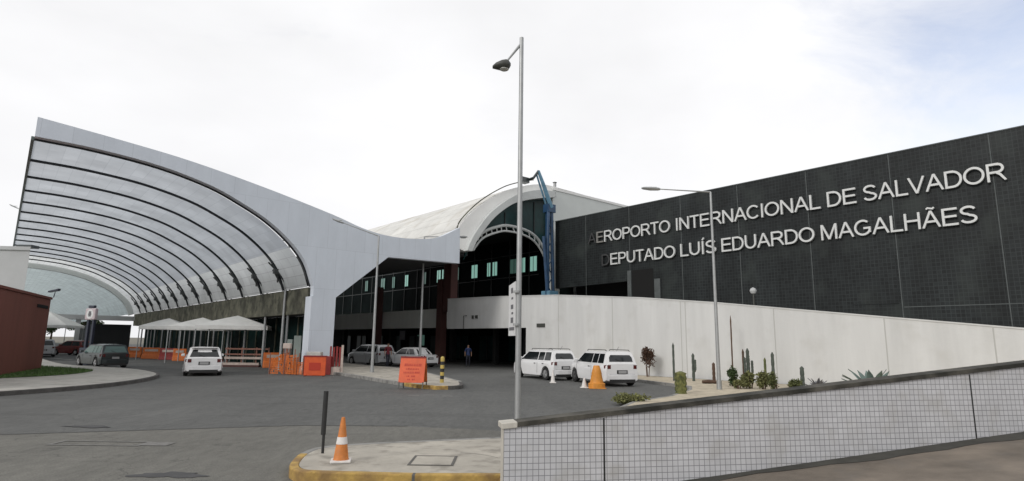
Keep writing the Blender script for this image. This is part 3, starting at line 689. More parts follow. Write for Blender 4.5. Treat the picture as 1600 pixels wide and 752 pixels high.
B(oc).prism(poly, (0, .45, 0)).build('front_fascia', M['clad'], root)
b = B(oc); b.box(13.66, 15.15, S0 + .002, S0 + .9, 0, 4.41); b.build('column', M['clad'], root)
# skin with panel lines: UV = (along, arc length)
def skin_mat(name, c1, c2, tr):
    m = bpy.data.materials.new(name); m.use_nodes = True; t = m.node_tree; n = t.nodes; l = t.links; pb = n['Principled BSDF']; pb.inputs['Roughness'].default_value = .5
    uv = n.new('ShaderNodeTexCoord'); br = n.new('ShaderNodeTexBrick'); br.offset = 0; br.inputs['Scale'].default_value = 1
    br.inputs['Brick Width'].default_value = SP / 3; br.inputs['Row Height'].default_value = .62; br.inputs['Mortar Size'].default_value = .018; br.inputs['Mortar Smooth'].default_value = .3
    br.inputs['Color1'].default_value = (*[c * .95 for c in c1], 1); br.inputs['Color2'].default_value = (*[c * 1.05 for c in c1], 1); br.inputs['Mortar'].default_value = (*c2, 1)
    l.new(uv.outputs['UV'], br.inputs['Vector'])
    no = n.new('ShaderNodeTexNoise'); no.inputs['Scale'].default_value = .5; no.inputs['Detail'].default_value = 7; l.new(uv.outputs['UV'], no.inputs['Vector'])
    mr_ = n.new('ShaderNodeMapRange'); mr_.inputs['From Min'].default_value = .3; mr_.inputs['From Max'].default_value = .7; mr_.inputs['To Min'].default_value = .86; mr_.inputs['To Max'].default_value = 1.1; l.new(no.outputs['Fac'], mr_.inputs['Value'])
    x = n.new('ShaderNodeMix'); x.data_type = 'RGBA'; x.blend_type = 'MULTIPLY'; x.inputs[0].default_value = 1; l.new(br.outputs['Color'], x.inputs[6]); l.new(mr_.outputs['Result'], x.inputs[7])
    l.new(x.outputs[2], pb.inputs['Base Color'])
    tl = n.new('ShaderNodeBsdfTranslucent'); l.new(x.outputs[2], tl.inputs['Color']); ms = n.new('ShaderNodeMixShader'); ms.inputs[0].default_value = tr
    l.new(pb.outputs['BSDF'], ms.inputs[1]); l.new(tl.outputs['BSDF'], ms.inputs[2]); l.new(ms.outputs['Shader'], n['Material Output'].inputs['Surface']); return m
M['skin1'] = skin_mat('perforated canopy panel', (.58, .61, .64), (.51, .54, .57), .66)
M['skin2'] = skin_mat('translucent canopy panel', (.74, .76, .75), (.55, .55, .55), .78)
M['skin3'] = skin_mat('far canopy panel', (.55, .62, .62), (.4, .45, .45), .6)
def skin(name, prof, s0, s1, m, off, parent):
    bm = bmesh.new(); uvl = bm.loops.layers.uv.new('UV'); arc = [0]
    for i in range(1, len(prof)): arc.append(arc[-1] + (prof[i] - prof[i - 1]).length)
    ns = max(1, round((s1 - s0) / SP)); g = [[bm.verts.new(Vector((p.x, s0 + (s1 - s0) * k / ns, p.z)) - Vector(off)) for p in prof] for k in range(ns + 1)]
    for k in range(ns):
        for i in range(len(prof) - 1):
            f = bm.faces.new([g[k][i], g[k][i + 1], g[k + 1][i + 1], g[k + 1][i]]); f.smooth = True
            for lp, (kk, ii) in zip(f.loops, ((k, i), (k, i + 1), (k + 1, i + 1), (k + 1, i))): lp[uvl].uv = ((s1 - s0) * kk / ns, arc[ii])
    me = bpy.data.meshes.new(name); bm.to_mesh(me); bm.free(); me.materials.append(m); o = bpy.data.objects.new(name, me); COL.objects.link(o); o.parent = parent; return o
def offs(prof, d):
    r = []
    for i, p in enumerate(prof):
        a = prof[max(0, i - 1)]; c = prof[min(len(prof) - 1, i + 1)]; tg = (c - a).normalized(); r.append(p + Vector((tg.z, 0, -tg.x)) * d)   # + : inward (down / left)
    return r
sk = offs(inner, -.06)
iu = 31
skin('vault_skin', sk[:iu + 1], S0 + 1.05, SE - SP, M['skin1'], oc, root)
skin('lower_glazing', sk[iu:], S0 + 1.05, SE - SP, M['skin2'], oc, root)
skin('end_bay_skin', sk, SE - SP, SE + 5.4, M['skin2'], oc, root)
for k in range(NR + 1):
    s = S0 + .5 + SP * k; wr = .06
    a = offs(inner, -.02); c = offs(inner, .10 if k else .07)
    B(oc).ring([(p.x, s - wr, p.z) for p in a], [(p.x, s - wr, p.z) for p in c], (0, 2 * wr, 0)).build('rib', M['darksteel'], root, smooth=True)
b = B(oc); b.box(.08, .2, S0 + .46, SE + 3, 10.84, 11.02); b.build('edge_beam', M['greengrey'], root)
# wing roof over the inner road, cut back unseen to let in skylight
wing = [(17.3, 8.4), (18.3, 8.30), (20.2, 8.35), (22.2, 8.6), (24.0, 9.3), (24.0, 7.40), (18.5, 7.28), (17.3, 6.4)]
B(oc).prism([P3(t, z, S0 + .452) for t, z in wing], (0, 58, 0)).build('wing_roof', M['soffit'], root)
# springing beam, slim columns and knee braces
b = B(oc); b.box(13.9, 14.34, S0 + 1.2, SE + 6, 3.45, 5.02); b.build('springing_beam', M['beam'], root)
for k in range(1, NR + 1):
    s = S0 + .5 + SP * k
    b = B(oc); b.tube([(14.1, s, 0), (14.1, s, 3.45)], .085, 8); b.build('slim_column', M['steel'], root)
    b = B(oc); b.tube([(14.05, s - .2, 5.0), (13.2, s - .25, 6.1), (12.5, s - .3, 6.7)], .05, 6); b.tube([(13.9, s + .3, 5.0), (12.95, s + .1, 6.3)], .06, 6); b.tube([(12.3, s - 1.0, 6.9), (13.2, s - .2, 5.9), (13.5, s + .7, 5.6)], .05, 6)
    b.box(12.8, 13.05, s - .65, s - .35, 6.0, 6.3); b.build('knee_brace', M['bracket'], root)
b = B(oc); b.box(15.4, 15.6, S0 + 3.2, SE + 6, 0, 3.44); b.build('dark_glazing', M['glassdark'], root)
for k in range(26):
    s = S0 + 4 + k * 2.13; b = B(oc); b.box(15.32, 15.4, s, s + .09, 0, 3.4); b.build('mullion', M['beam'], root)
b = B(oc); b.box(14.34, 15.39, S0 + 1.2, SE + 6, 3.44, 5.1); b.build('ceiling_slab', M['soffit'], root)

# the canopy goes on beyond the bright bay
root = thing('arched_canopy', 'farther greenish continuation of the arched canopy at the left', 'canopy', st(14.4, SE + 6), ANG)
oc2 = (14.4, SE + 6, 0)
full = [Vector((.4 - p.x, 0, p.z)) for p in inner[:0:-1]] + list(inner)
skin('vault_skin', offs(full, -.5), SE + 7, SE + 150, M['skin3'], oc2, root)
a = offs(full, -.35); c = offs(full, .55)
B(oc2).ring([(p.x, SE + 5.5, p.z) for p in a], [(p.x, SE + 5.5, p.z) for p in c], (0, .7, 0)).build('front_fascia', M['gable'], root)
b = B(oc2); b.box(-22, 13.9, SE + 5.2, SE + 6.6, 4.1, 4.7); b.build('cross_beam', M['greywall'], root)
b = B(oc2); b.box(9.6, 13.85, SE + 7, SE + 30, 0, 3.6); b.build('dark_kiosk_wall', M['soffit'], root)
for t_ in (1.5, 7.5, -8):
    b = B(oc2); b.box(t_, t_ + .5, SE + 5.4, SE + 5.9, 0, 4.1); b.build('column', M['greywall'], root)

# ------------------------------------------------------------ departures ramp with white wall
topw = [(-14, .5), (-8, 1.15), (-2, 1.85), (4.46, 2.6), (8.75, 3.10), (16.74, 4.05), (21.6, 4.54), (28.6, 5.05), (35, 5.26), (41.4, 5.37)]
root = thing('ramp_wall', 'long white painted ramp wall with a dark garage opening behind the vans', 'wall', st(28.3, 20), ANG)
ow = (28.3, 20, 0)
def wtop(s):
    for (a, za), (c, zc) in zip(topw, topw[1:]):
        if s <= c: return za + (zc - za) * (s - a) / (c - a)
    return topw[-1][1]
poly = [(28.3, -14, -.05)] + [(28.3, s, z) for s, z in topw] + [(28.3, 41.4, 2.93), (28.3, 31.55, 2.93), (28.3, 31.55, -.05)]
B(ow).prism(poly, (.3, 0, 0)).build('wall_face', M['white'], root)
cpts = [(s, z) for s, z in topw]
B(ow).ring([(28.27, s, z + .06) for s, z in cpts], [(28.27, s, z + .002) for s, z in cpts], (.36, 0, 0)).build('coping', M['white'], root)
for s in (5.33, 8.94, 13.66, 18.55, 18.85, 23.66, 28.3):
    b = B(ow); b.box(28.294, 28.301, s, s + .045, .1, wtop(s) - .03); b.build('wall_joint', M['seamwhite'], root)
b = B(ow); b.box(28.24, 28.299, 29.6, 30.4, 2.95, 3.2); b.build('wall_vent', M['steeldark'], root)
b = B(ow); b.box(28.25, 28.299, 37.2, 37.5, 3.7, 3.95); b.box(28.25, 28.299, 37.7, 37.95, 3.7, 3.95); b.build('small_plates', M['steeldark'], root)
b = B(ow); b.tube([(28.24, 39.0, 2.9), (28.24, 39.0, 3.95), (28.24, 38.6, 3.95)], .035, 6); b.build('pipe', M['steeldark'], root)

root = thing('elevated_road', 'raised departures roadway behind the white ramp wall, dark underneath', 'elevated road', st(33, 40), ANG)
od = (33, 40, 0)
pr = [(s, wtop(s) - 1.0) for s in (-14, 4.46, 16.74, 28.6, 41.4)]
b = B(od); b.box(29.78, 35.82, 41.4, 92, 3.6, 4.1); b.build('deck_slab', M['pave'], root)
B(od).ring([(28.62, s, z) for s, z in pr], [(28.62, s, z - .55) for s, z in pr], (7.2, 0, 0)).build('deck_slab', M['pave'], root)
b = B(od); b.box(29.5, 29.75, 43.4, 92, 3.08, 4.76); b.build('parapet', M['whiteshade'], root)
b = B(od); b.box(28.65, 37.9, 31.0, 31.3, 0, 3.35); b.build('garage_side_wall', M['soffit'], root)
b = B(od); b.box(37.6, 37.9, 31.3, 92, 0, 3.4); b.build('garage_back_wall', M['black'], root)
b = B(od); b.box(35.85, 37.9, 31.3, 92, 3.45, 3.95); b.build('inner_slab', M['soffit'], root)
b = B(od); b.box(35.0, 35.2, -14, 31, .2, 2.4); b.build('far_kerb_wall', M['white'], root)
for s in (43.0, 54.5, 66, 78):
    b = B(od); b.box(28.75, 29.35, s, s + .75, 0, 7.25); b.build('brown_column', M['brown'], root)
b = B(od); b.box(28.7, 29.4, 41.6, 42.7, 4.4, 8.7); b.build('brown_panel', M['brown'], root)
for s in (48, 60, 72):
    b = B(od); b.box(33.5, 34.0, s, s + .5, 0, 3.4); b.build('inner_column', M['soffit'], root)
b = B(od); b.box(30.2, 30.25, 51.4, 52.4, 2.0, 2.9); b.build('hanging_sign', M['signgrey'], root)
b = B(od); b.box(37.54, 37.59, 59.5, 61.0, 1.4, 2.6); b.build('glow_pane', M['windim'], root)  # emissive pane gives the pale glimmer under the deck

for k in range(11):
    s_ = 32.5 + k * 4.6; b = B(od); b.box(37.5, 37.6, s_, s_ + 2.6, .1, 2.5); b.build('reflection_pane', M['glassteal'], root)  # teal panes added to imitate dim reflections at the back of the garage
    b = B(od); b.box(37.42, 37.5, s_ + 1.25, s_ + 1.35, .1, 2.5); b.build('door_frame', M['mullion'], root)
for s_ in (33.0, 37.0, 41.0):
    b = B(od); b.box(33.2, 33.6, s_, s_ + .4, 0, 3.3); b.build('inner_column', M['mullion'], root)
# globe lamp on the ramp
root = thing('globe_lamp', 'small globe lamp on a short dark post before the black tiled wall', 'lamp', st(34, 17.6, 3.2))
B().tube([(0, 0, 0), (0, 0, 1.75)], .05, 8).build('post', M['steeldark'], root)
B().lathe([(.02, 1.72), (.14, 1.78), (.2, 1.92), (.14, 2.06), (.02, 2.12)], 14).build('globe', M['greywall'], root, smooth=True)

# ------------------------------------------------------------ black tiled block with the airport's name
root = thing('black_tiled_building', 'long black tiled terminal block carrying the airport name', 'building', st(36, 15), ANG)
ot = (36, 15, 0)
b = B(ot)
segs = [(-24, 26.2, 0, 12.37), (26.2, 28.3, 7.35, 12.37), (26.2, 28.3, 0, 3.2), (28.3, 36.4, 6.55, 12.37), (28.3, 36.4, 0, 3.2)]
b.prism([(36, -24, 0), (36, -24, 12.37), (36, 36.4, 12.37), (36, 36.4, 6.5), (36, 28.6, 6.62), (36, 28.6, 0)], (.4, 0, 0))
wallm = b.build('tiled_wall', M['darktile'], root)
b = B(ot); b.prism([(36.42, -24, 0), (50, -24, 0), (50, 36.4, 0), (38.6, 36.4, 0), (38.6, 28.7, 0), (36.42, 28.7, 0)], (0, 0, 12.2)); b.build('building_body', M['black'], root)
b = B(ot); b.box(35.97, 36.5, -24, 36.42, 12.372, 12.43); b.build('coping', M['seamgrey'], root)
b = B(ot); b.box(35.985, 36.002, 26.2, 28.15, 4.4, 7.40); b.build('dark_doorway', M['black'], root)
b = B(ot); b.box(35.93, 36.002, 28.2, 28.55, 3.9, 7.4); b.build('pilaster', M['seamgrey'], root)
b = B(ot); b.box(35.93, 36.002, 25.6, 26.1, 3.9, 6.6); b.build('pilaster', M['seamgrey'], root)
for s in (32.8, 28.3, 23.7, 19.35, 14.9, 10.45, 6.05, 1.6, -2.8):
    b = B(ot); b.box(35.992, 36.002, s, s + .045, 7.45 if 27 < s < 29 else 2.5, 12.34); b.build('joint_strip', M['seamgrey'], root)
b = B(ot); b.box(35.99, 36.002, -24, 10.4, 3.97, 4.01); b.build('joint_strip', M['seamgrey'], root)
b = B(ot); b.box(35.96, 36.002, 10.6, 12.9, 4.2, 6.8); b.build('access_panel', M['darktile'], root)

LET = thing('building_lettering', 'two rows of raised metal capital letters naming the airport on the black wall', 'lettering', st(36, 15, 7.5), ANG)
def arc(cx, cy, rx_, ry_, a0, a1, n=10): return [(cx + rx_ * math.cos(R(a0 + (a1 - a0) * i / n)), cy + ry_ * math.sin(R(a0 + (a1 - a0) * i / n))) for i in range(n + 1)]
T = .060                                                 # half stroke width, cap height = 1
lo, hi = T, 1 - T
GL = {  # width, strokes on the centre line
 'A': (.93, [[(.06, 0), (.465, 1.0)], [(.87, 0), (.465, 1.0)], [(.20, .36), (.73, .36)]]),
 'C': (.96, [arc(.50, .5, .42, .435, 42, 318, 22)]),
 'D': (.93, [[(.12, 0), (.12, 1)], [(.12, hi), (.44, hi)] + arc(.44, .5, .40, .432, 90, -90, 14) + [(.12, lo)]]),
 'E': (.86, [[(.13, 0), (.13, 1)], [(.13, hi), (.80, hi)], [(.13, .52), (.76, .52)], [(.13, lo), (.82, lo)]]),
 'G': (1.04, [arc(.52, .5, .43, .435, 48, 330, 22) + [(.91, .42)], [(.56, .46), (.96, .46)], [(.90, .18), (.90, .46)]]),
 'H': (.95, [[(.13, 0), (.13, 1)], [(.82, 0), (.82, 1)], [(.13, .53), (.82, .53)]]),
 'I': (.33, [[(.165, 0), (.165, 1)]]),
 'L': (.74, [[(.13, 0), (.13, 1)], [(.13, lo), (.72, lo)]]),
 'M': (1.12, [[(.13, 0), (.13, 1)], [(.99, 0), (.99, 1)], [(.15, 1), (.56, .03)], [(.97, 1), (.56, .03)]]),
 'N': (.95, [[(.13, 0), (.13, 1)], [(.82, 0), (.82, 1)], [(.14, .97), (.81, .03)]]),
 'O': (1.04, [arc(.52, .5, .435, .435, 0, 360, 26)]),
 'P': (.86, [[(.13, 0), (.13, 1)], [(.13, hi), (.52, hi)] + arc(.52, .70, .25, .232, 90, -90, 10) + [(.13, .468)]]),
 'R': (.95, [[(.13, 0), (.13, 1)], [(.13, hi), (.56, hi)] + arc(.56, .715, .24, .217, 90, -90, 10) + [(.13, .498)], [(.50, .48), (.66, .36), (.88, 0)]]),
 'S': (.88, [arc(.44, .735, .31, .20, 18, 262, 14) + arc(.44, .268, .33, .20, 78, -165, 14)[0:]]),
 'T': (.82, [[(.41, 0), (.41, 1)], [(.03, hi), (.79, hi)]]),
 'U': (.95, [[(.13, 1), (.13, .40)] + arc(.475, .40, .345, .335, 180, 360, 14) + [(.82, 1)]]),
 'V': (.90, [[(.06, 1), (.45, .0)], [(.84, 1), (.45, .0)]]),
}
GL['Í'] = (.33, GL['I'][1] + [[(.13, 1.07), (.27, 1.25)]])
GL['Ã'] = (.93, GL['A'][1] + [[(.27, 1.10), (.35, 1.17), (.47, 1.13), (.58, 1.10), (.66, 1.17)]])
def word(txt, s_left, s_right, z0, hcap, mats):
    tot = sum(GL[c][0] for c in txt) - .14; sx = (s_left - s_right) / tot; x = -.07
    for i, ch in enumerate(txt):
        wdt, strokes = GL[ch]; b = B((36, 15, 7.5))
        for q, pl in enumerate(strokes):
            n = len(pl); L_r, R_r = [], []; closed = (Vector(pl[0]) - Vector(pl[-1])).length < 1e-3; acc = q >= len(GL['I' if ch == 'Í' else 'A'][1]) and ch in 'ÍÃ'
            hw = T * (.75 if acc else 1)
            for k in range(n):
                a_ = Vector(pl[k - 1] if k else (pl[-2] if closed else pl[0])); c_ = Vector(pl[k + 1] if k < n - 1 else (pl[1] if closed else pl[-1])); p_ = Vector(pl[k])
                d1 = (p_ - a_) if (p_ - a_).length > 1e-6 else (c_ - p_); d2 = (c_ - p_) if (c_ - p_).length > 1e-6 else d1
                d1.normalize(); d2.normalize(); n1_, n2_ = Vector((-d1.y, d1.x)), Vector((-d2.y, d2.x)); m_ = (n1_ + n2_)
                m_ = n1_ if m_.length < .2 else m_.normalized() / max(.55, m_.normalized().dot(n1_))
                L_r.append(p_ + m_ * hw); R_r.append(p_ - m_ * hw)
            cl_ = lambda v: min(max(v, 0 if not acc else 1.0), 1.0 if not acc else 1.4)
            f_ = 35.78 + .003 * q
            W_ = lambda v, t_: (t_, s_left - (x + v.x) * sx, z0 + cl_(v.y) * hcap)
            b.ring([W_(v, f_) for v in L_r], [W_(v, f_) for v in R_r], (.13 - .003 * q, 0, 0))
        b.build('letter', M[mats.get(i, 'letter')], LET)
        x += wdt
word('AEROPORTO', 32.35, 24.56, 9.88, .90, {0: 'letterdark', 1: 'letterdim'})
word('INTERNACIONAL', 24.02, 14.16, 9.88, .90, {})
word('DE', 13.72, 12.2, 9.88, .90, {})
word('SALVADOR', 11.78, 5.58, 9.88, .90, {})
word('DEPUTADO', 30.95, 24.2, 7.98, .90, {0: 'letterdark'})
word('LUÍS', 23.72, 20.98, 7.98, .90, {})
word('EDUARDO', 20.55, 14.62, 7.98, .90, {})
word('MAGALHÃES', 14.2, 6.86, 7.98, .90, {})

# ------------------------------------------------------------ terminal hall: vault, gable arch, dark glass
SH = 38.0; ohh = (33, SH, 0)
root = thing('terminal_hall', 'white vaulted terminal hall with an open arched end and dark green glass', 'building', st(33, SH), ANG)
def prof(pts, n=5): return catmull([(t, 0, z) for t, z in pts], n)
outer = prof([(26.35, 9.3), (26.55, 10.2), (26.95, 11.1), (28.6, 12.75), (30.6, 14.15), (32.4, 15.05), (35.3, 15.95), (38, 16.1), (47.5, 15.9)])
split = prof([(27.35, 9.0), (27.7, 9.8), (28.25, 10.7), (29.6, 12.35), (31.6, 13.9), (33.4, 14.8), (35.3, 15.35), (37.0, 15.5), (37.1, 15.5)])
inn = prof([(27.85, 9.0), (28.2, 9.75), (28.75, 10.55), (30.1, 12.1), (31.9, 13.45), (33.5, 14.1), (35.3, 14.6), (37.0, 14.95), (37.1, 14.95)])
under = [Vector((p.x + .25, 0, p.z - .35)) for p in outer]
B(ohh).ring([(p.x, SH, p.z) for p in outer], [(p.x, SH, p.z) for p in under], (0, 28, 0)).build('vault_roof', M['vaultroof'], root, smooth=True)
k_ = 36
B(ohh).ring([(p.x, SH - .06, p.z) for p in outer[:k_]], [(p.x, SH - .06, p.z) for p in split[:k_]], (0, .5, 0)).build('gable_band', M['rimwhite'], root, smooth=True)
B(ohh).ring([(p.x, SH - .5, p.z) for p in split], [(p.x, SH - .5, p.z) for p in inn], (0, 1.2, 0)).build('arch_rim', M['rimgrey'], root, smooth=True)
h_ = [Vector((p.x - .15, SH - .3, p.z + .35)) for p in outer[6:30]]
b = B(ohh); b.tube(h_, .05, 6); b.build('edge_rail', M['beam'], root)
garc = prof([(27.75, 8.4), (28.1, 9.0), (28.7, 9.9), (29.5, 10.7), (30.85, 11.3), (32.2, 11.6), (34.5, 11.4), (36, 10.5), (37.2, 8.5), (37.7, 5.5)])
inb = prof([(27.85, 8.9), (28.1, 9.6), (28.6, 10.45), (29.4, 11.45), (31.6, 13.3), (33.8, 14.25), (37.1, 14.98), (38.5, 14.98), (38.5, 10), (38.5, 5.5)])
B(ohh).ring([(p.x, SH + .5, p.z) for p in inb], [(p.x, SH + .5, p.z) for p in garc], (0, .1, 0)).build('gable_glass', M['glassteal'], root)
g2 = [p + Vector((0, 0, .18)) for p in garc]
b = B(ohh); b.tube([(p.x, SH + .25, p.z + .16) for p in garc[6:]], .13, 8); b.tube([(p.x - .25 * (i / len(garc)), SH + .2, p.z - .34) for i, p in enumerate(garc[8:])], .09, 8)
for i in range(8, len(garc) - 1, 2):
    p, q = garc[i], garc[i + 1]; b.tube([(p.x, SH + .22, p.z + .1), (q.x - .2, SH + .22, q.z - .32)], .05, 5)
b.build('arch_truss', M['rimgrey'], root, smooth=True)
for k in range(1, 6):                                   # glazing bars of the gable
    t_ = 28.5 + k * 1.7; b = B(ohh); b.box(t_, t_ + .07, SH + .42, SH + .5, 11.6, 11.9 + .5 * k if k < 4 else 14.4); b.build('glazing_bar', M['soffit'], root)
b = B(ohh); b.box(37.12, 50, SH - .1, SH + .3, 5, 15.9); b.build('gable_wall', M['gable'], root)
b = B(ohh); b.box(37.05, 50, SH - .16, SH - .1, 15.75, 15.98); b.build('gable_edge', M['rimwhite'], root)
b = B(ohh); b.box(38.0, 38.3, 36.45, 92, 3.97, 12.15); b.build('glass_facade', M['facadeblack'], root)
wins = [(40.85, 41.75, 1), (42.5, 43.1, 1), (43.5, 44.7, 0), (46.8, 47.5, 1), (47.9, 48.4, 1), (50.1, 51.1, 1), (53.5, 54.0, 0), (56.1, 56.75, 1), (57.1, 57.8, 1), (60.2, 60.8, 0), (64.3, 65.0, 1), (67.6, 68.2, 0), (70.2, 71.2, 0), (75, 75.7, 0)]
for k in range(18):
    s_ = 41.9 + k * 2.9; b = B(ohh); b.box(37.94, 37.998, s_, s_ + .1, 4.2, 12.0); b.build('mullion', M['mullion'], root)
for z_ in (8.2, 10.4):
    b = B(ohh); b.box(37.95, 37.996, 40.6, 92, z_, z_ + .09); b.build('transom', M['mullion'], root)
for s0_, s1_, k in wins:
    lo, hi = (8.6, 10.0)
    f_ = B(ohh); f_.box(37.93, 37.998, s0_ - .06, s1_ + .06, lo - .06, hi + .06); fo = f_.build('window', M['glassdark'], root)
    p_ = B(ohh); p_.box(37.90, 37.928, s0_, s1_, lo, hi); p_.build('pane', M['winglow'] if k else M['windim'], fo)
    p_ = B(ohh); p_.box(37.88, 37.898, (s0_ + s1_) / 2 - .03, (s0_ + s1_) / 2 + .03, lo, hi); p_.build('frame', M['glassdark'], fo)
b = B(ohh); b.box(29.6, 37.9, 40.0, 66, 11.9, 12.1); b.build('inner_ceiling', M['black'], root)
b = B(ohh); b.box(24.05, 28.2, SH + .62, 92, 8.75, 9.2); b.build('roof_gap_closer', M['soffit'], root)  # dark closing piece added to block sky showing between wing and roof
root = thing('roof_post', 'short dark post on the flat roof edge right of the blue mast', 'roof fitting', st(37.6, SH + .1, 15.98), ANG)
b = B(); b.box(-.1, .1, -.1, .1, 0, .55); b.build('post', M['greywall'], root); b = B(); b.box(-.14, .14, -.14, .14, .55, .62); b.build('cap', M['steeldark'], root)

# blue mast
S1 = 36.0; om = (34.8, S1, 4.0)
root = thing('blue_mast', 'tall blue steel lattice mast leaning over the top of the white arch', 'mast', st(34.8, S1, 4.0), ANG)
b = B(om)
mastp = [(35.05, 5.6), (34.95, 9.0), (34.95, 12.7)]
for dt, ds, r in ((-.42, 0, .17), (.30, 0, .15), (-.05, .4, .13)):
    b.tube([(35.05 + dt * .95, S1 + ds, 5.6), (34.98 + dt * .8, S1 + ds, 9.4), (34.98 + dt * .55, S1 + ds, 13.2)], r, 10)
b.build('chord', M['blue'], root, smooth=True)
b = B(om)
for k in range(9):
    z = 5.8 + k * .8; f_ = 1 if k % 2 else -1
    b.tube([(35.0 - .38 * f_, S1, z), (35.0 + .28 * f_, S1, z + .8)], .05, 6); b.tube([(35.0 - .38, S1, z), (35, S1 + .4, z + .4)], .045, 6)
b.build('lacing', M['blue'], root, smooth=True)
b = B(om); b.box(34.6, 35.45, S1 - .2, S1 + .5, 13.0, 13.7); b.build('head_joint', M['blue'], root)
b = B(om); b.tube([(35.0, S1 - .1, 13.4), (34.1, S1 - .2, 15.0), (33.35, S1 - .2, 16.35)], [.2, .17, .13], 8); b.tube([(34.8, S1 + .3, 13.6), (33.5, S1 + .2, 16.2)], .08, 8); b.build('upper_boom', M['bluepale'], root, smooth=True)
b = B(om); b.tube([(33.4, S1 - .2, 16.35), (33.0, S1, 15.7), (32.85, S1 + .8, 15.6)], .12, 8); b.box(32.1, 32.9, S1 + .4, S1 + 1.0, 15.3, 15.75); b.build('working_head', M['cardark'], root, smooth=True)
b = B(om); b.box(34.5, 35.55, S1 - .4, S1 + .6, 4.0, 6.2); b.build('base_block', M['bluepale'], root, bevel=.04)
b = B(om); b.tube([(34.6, S1 - .05, 6.2), (34.2, S1, 10.8)], .14, 8); b.build('stay', M['blue'], root, smooth=True)

# ------------------------------------------------------------ cars
def lerp(a, b, t): return a + (b - a) * t
def car(name, label, loc, heading, paint, kind='hatch', group=None, glass='carglass', Lc=3.9, Wc=1.66, Hc=1.46, rack=False, rim='rim', spoiler=False):
    """local +x is forward; origin on the ground below the middle"""
    t = thing(name, label, 'car', loc, heading + math.pi / 2, group)
    h2, w2 = Lc / 2, Wc / 2; zb = .20; wr = .30 if kind == 'hatch' else .325
    belt = (.65 if kind == 'van' else .63) * Hc; hood = belt - .05
    K = dict(hatch=dict(rb=-h2 + .06, rr=-h2 + .42, rf=.22, wb=1.02, deck=None), sedan=dict(rb=-h2 + .62, rr=-h2 + 1.15, rf=.18, wb=1.0, deck=belt + .02),
             van=dict(rb=-h2 + .05, rr=-h2 + .28, rf=.45, wb=1.28, deck=None), suv=dict(rb=-h2 + .05, rr=-h2 + .30, rf=.25, wb=.98, deck=None))[kind]
    xf, xr = h2 - .72, -h2 + .68                      # axles
    xs = [-h2, -h2 + .05, -h2 + .16, -h2 + .3] + [xr + wr * 1.12 * math.cos(a) for a in [math.pi * (1 - k / 8) for k in range(9)]] + [lerp(xr + .5, xf - .5, k / 6) for k in range(7)] + [xf + wr * 1.12 * math.cos(a) for a in [math.pi * (1 - k / 8) for k in range(9)]] + [h2 - .26, h2 - .12, h2 - .04, h2]
    xs = sorted(set(round(x, 3) for x in xs))
    def ztop(x):
        if x > K['wb'] - .05: f = (x - K['wb'] + .05) / (h2 - K['wb'] + .05); return lerp(belt, hood - .16, f ** 1.8) - (.16 * max(0, f - .9) / .1)
        if x < K['rb'] + .3:
            f = max(0, (-h2 + .14 - x) / .14); return (K['deck'] or belt) - .05 * f * (1 if K['deck'] else .3)
        return belt
    def zbot(x):
        for c in (xr, xf):
            if abs(x - c) < wr * 1.13: return max(zb, wr + math.sqrt(max(0, (wr * 1.13) ** 2 - (x - c) ** 2)))
        return zb + (.06 if abs(x) > h2 - .1 else 0)
    def pw(x):
        e = (abs(x) - (h2 - .55)) / .55
        return 1 - (.16 if x > 0 else .10) * max(0, e) ** 2.2
    b = B(); prev = None
    for x in xs:
        zt, z0, p = ztop(x), zbot(x), pw(x); zm = lerp(z0, zt, .55); ww = w2 * p
        hp = [(0, z0 if z0 < zb + .1 else z0), (ww * .9, z0), (ww * .985, z0 + .03), (ww, zm), (ww * .985, zt - .10), (ww * .94, zt - .03), (ww * .84, zt), (0, zt + .015)]
        ring_ = [(x, y, z) for y, z in hp] + [(x, -y, z) for y, z in hp[-2:0:-1]]
        rv = [b.v(q) for q in ring_]
        if prev:
            for i in range(len(rv)): b.f([prev[i], prev[(i + 1) % len(rv)], rv[(i + 1) % len(rv)], rv[i]])
        else: b.f(rv[::-1])
        prev = rv
    b.f(prev)
    # cabin
    cx = [(K['rb'], 0), (lerp(K['rb'], K['rr'], .5), .56), (K['rr'], .97), (lerp(K['rr'], K['rf'], .3), 1.0), (lerp(K['rr'], K['rf'], .7), 1.0), (K['rf'], .97), (lerp(K['rf'], K['wb'], .5), .54), (K['wb'], 0)]
    bz_ = belt - .04; tum = .20
    def side_y(z): return lerp(w2 * .965, w2 * .965 - tum, (z - bz_) / (Hc - bz_))
    prev = None
    for x, f in cx:
        zt = lerp(bz_, Hc, f); yt = side_y(zt) - .0; pz = pw(x)
        hp = [(0, bz_ - .02), (w2 * .965 * pz, bz_ - .01), (lerp(w2 * .965, yt, .93) * pz, lerp(bz_, zt, .93)), ((yt - .07) * pz, zt - .005), (yt * .5, zt + .015), (0, zt + .02)]
        ring_ = [(x, y, z) for y, z in hp] + [(x, -y, z) for y, z in hp[-2:0:-1]]
        rv = [b.v(q) for q in ring_]
        if prev:
            for i in range(len(rv)): b.f([prev[i], prev[(i + 1) % len(rv)], rv[(i + 1) % len(rv)], rv[i]])
        else: b.f(rv[::-1])
        prev = rv
    b.f(prev)
    b.build('body', M[paint], t, smooth=True, angle=38)
    G = M[glass]; zt0, zt1 = belt + .02, Hc - .10
    # side windows
    def wx_(z, a, c):   # x along a slanted pillar between base a and roof c
        return lerp(a, c, (z - bz_) / (Hc - bz_))
    xA0, xA1 = wx_(zt0, K['wb'], K['rf']) - .16, wx_(zt1, K['wb'], K['rf']) - .10
    xC0, xC1 = wx_(zt0, K['rb'], K['rr']) + .20, wx_(zt1, K['rb'], K['rr']) + .12
    mid_ = lerp(xC1, xA1, .50)
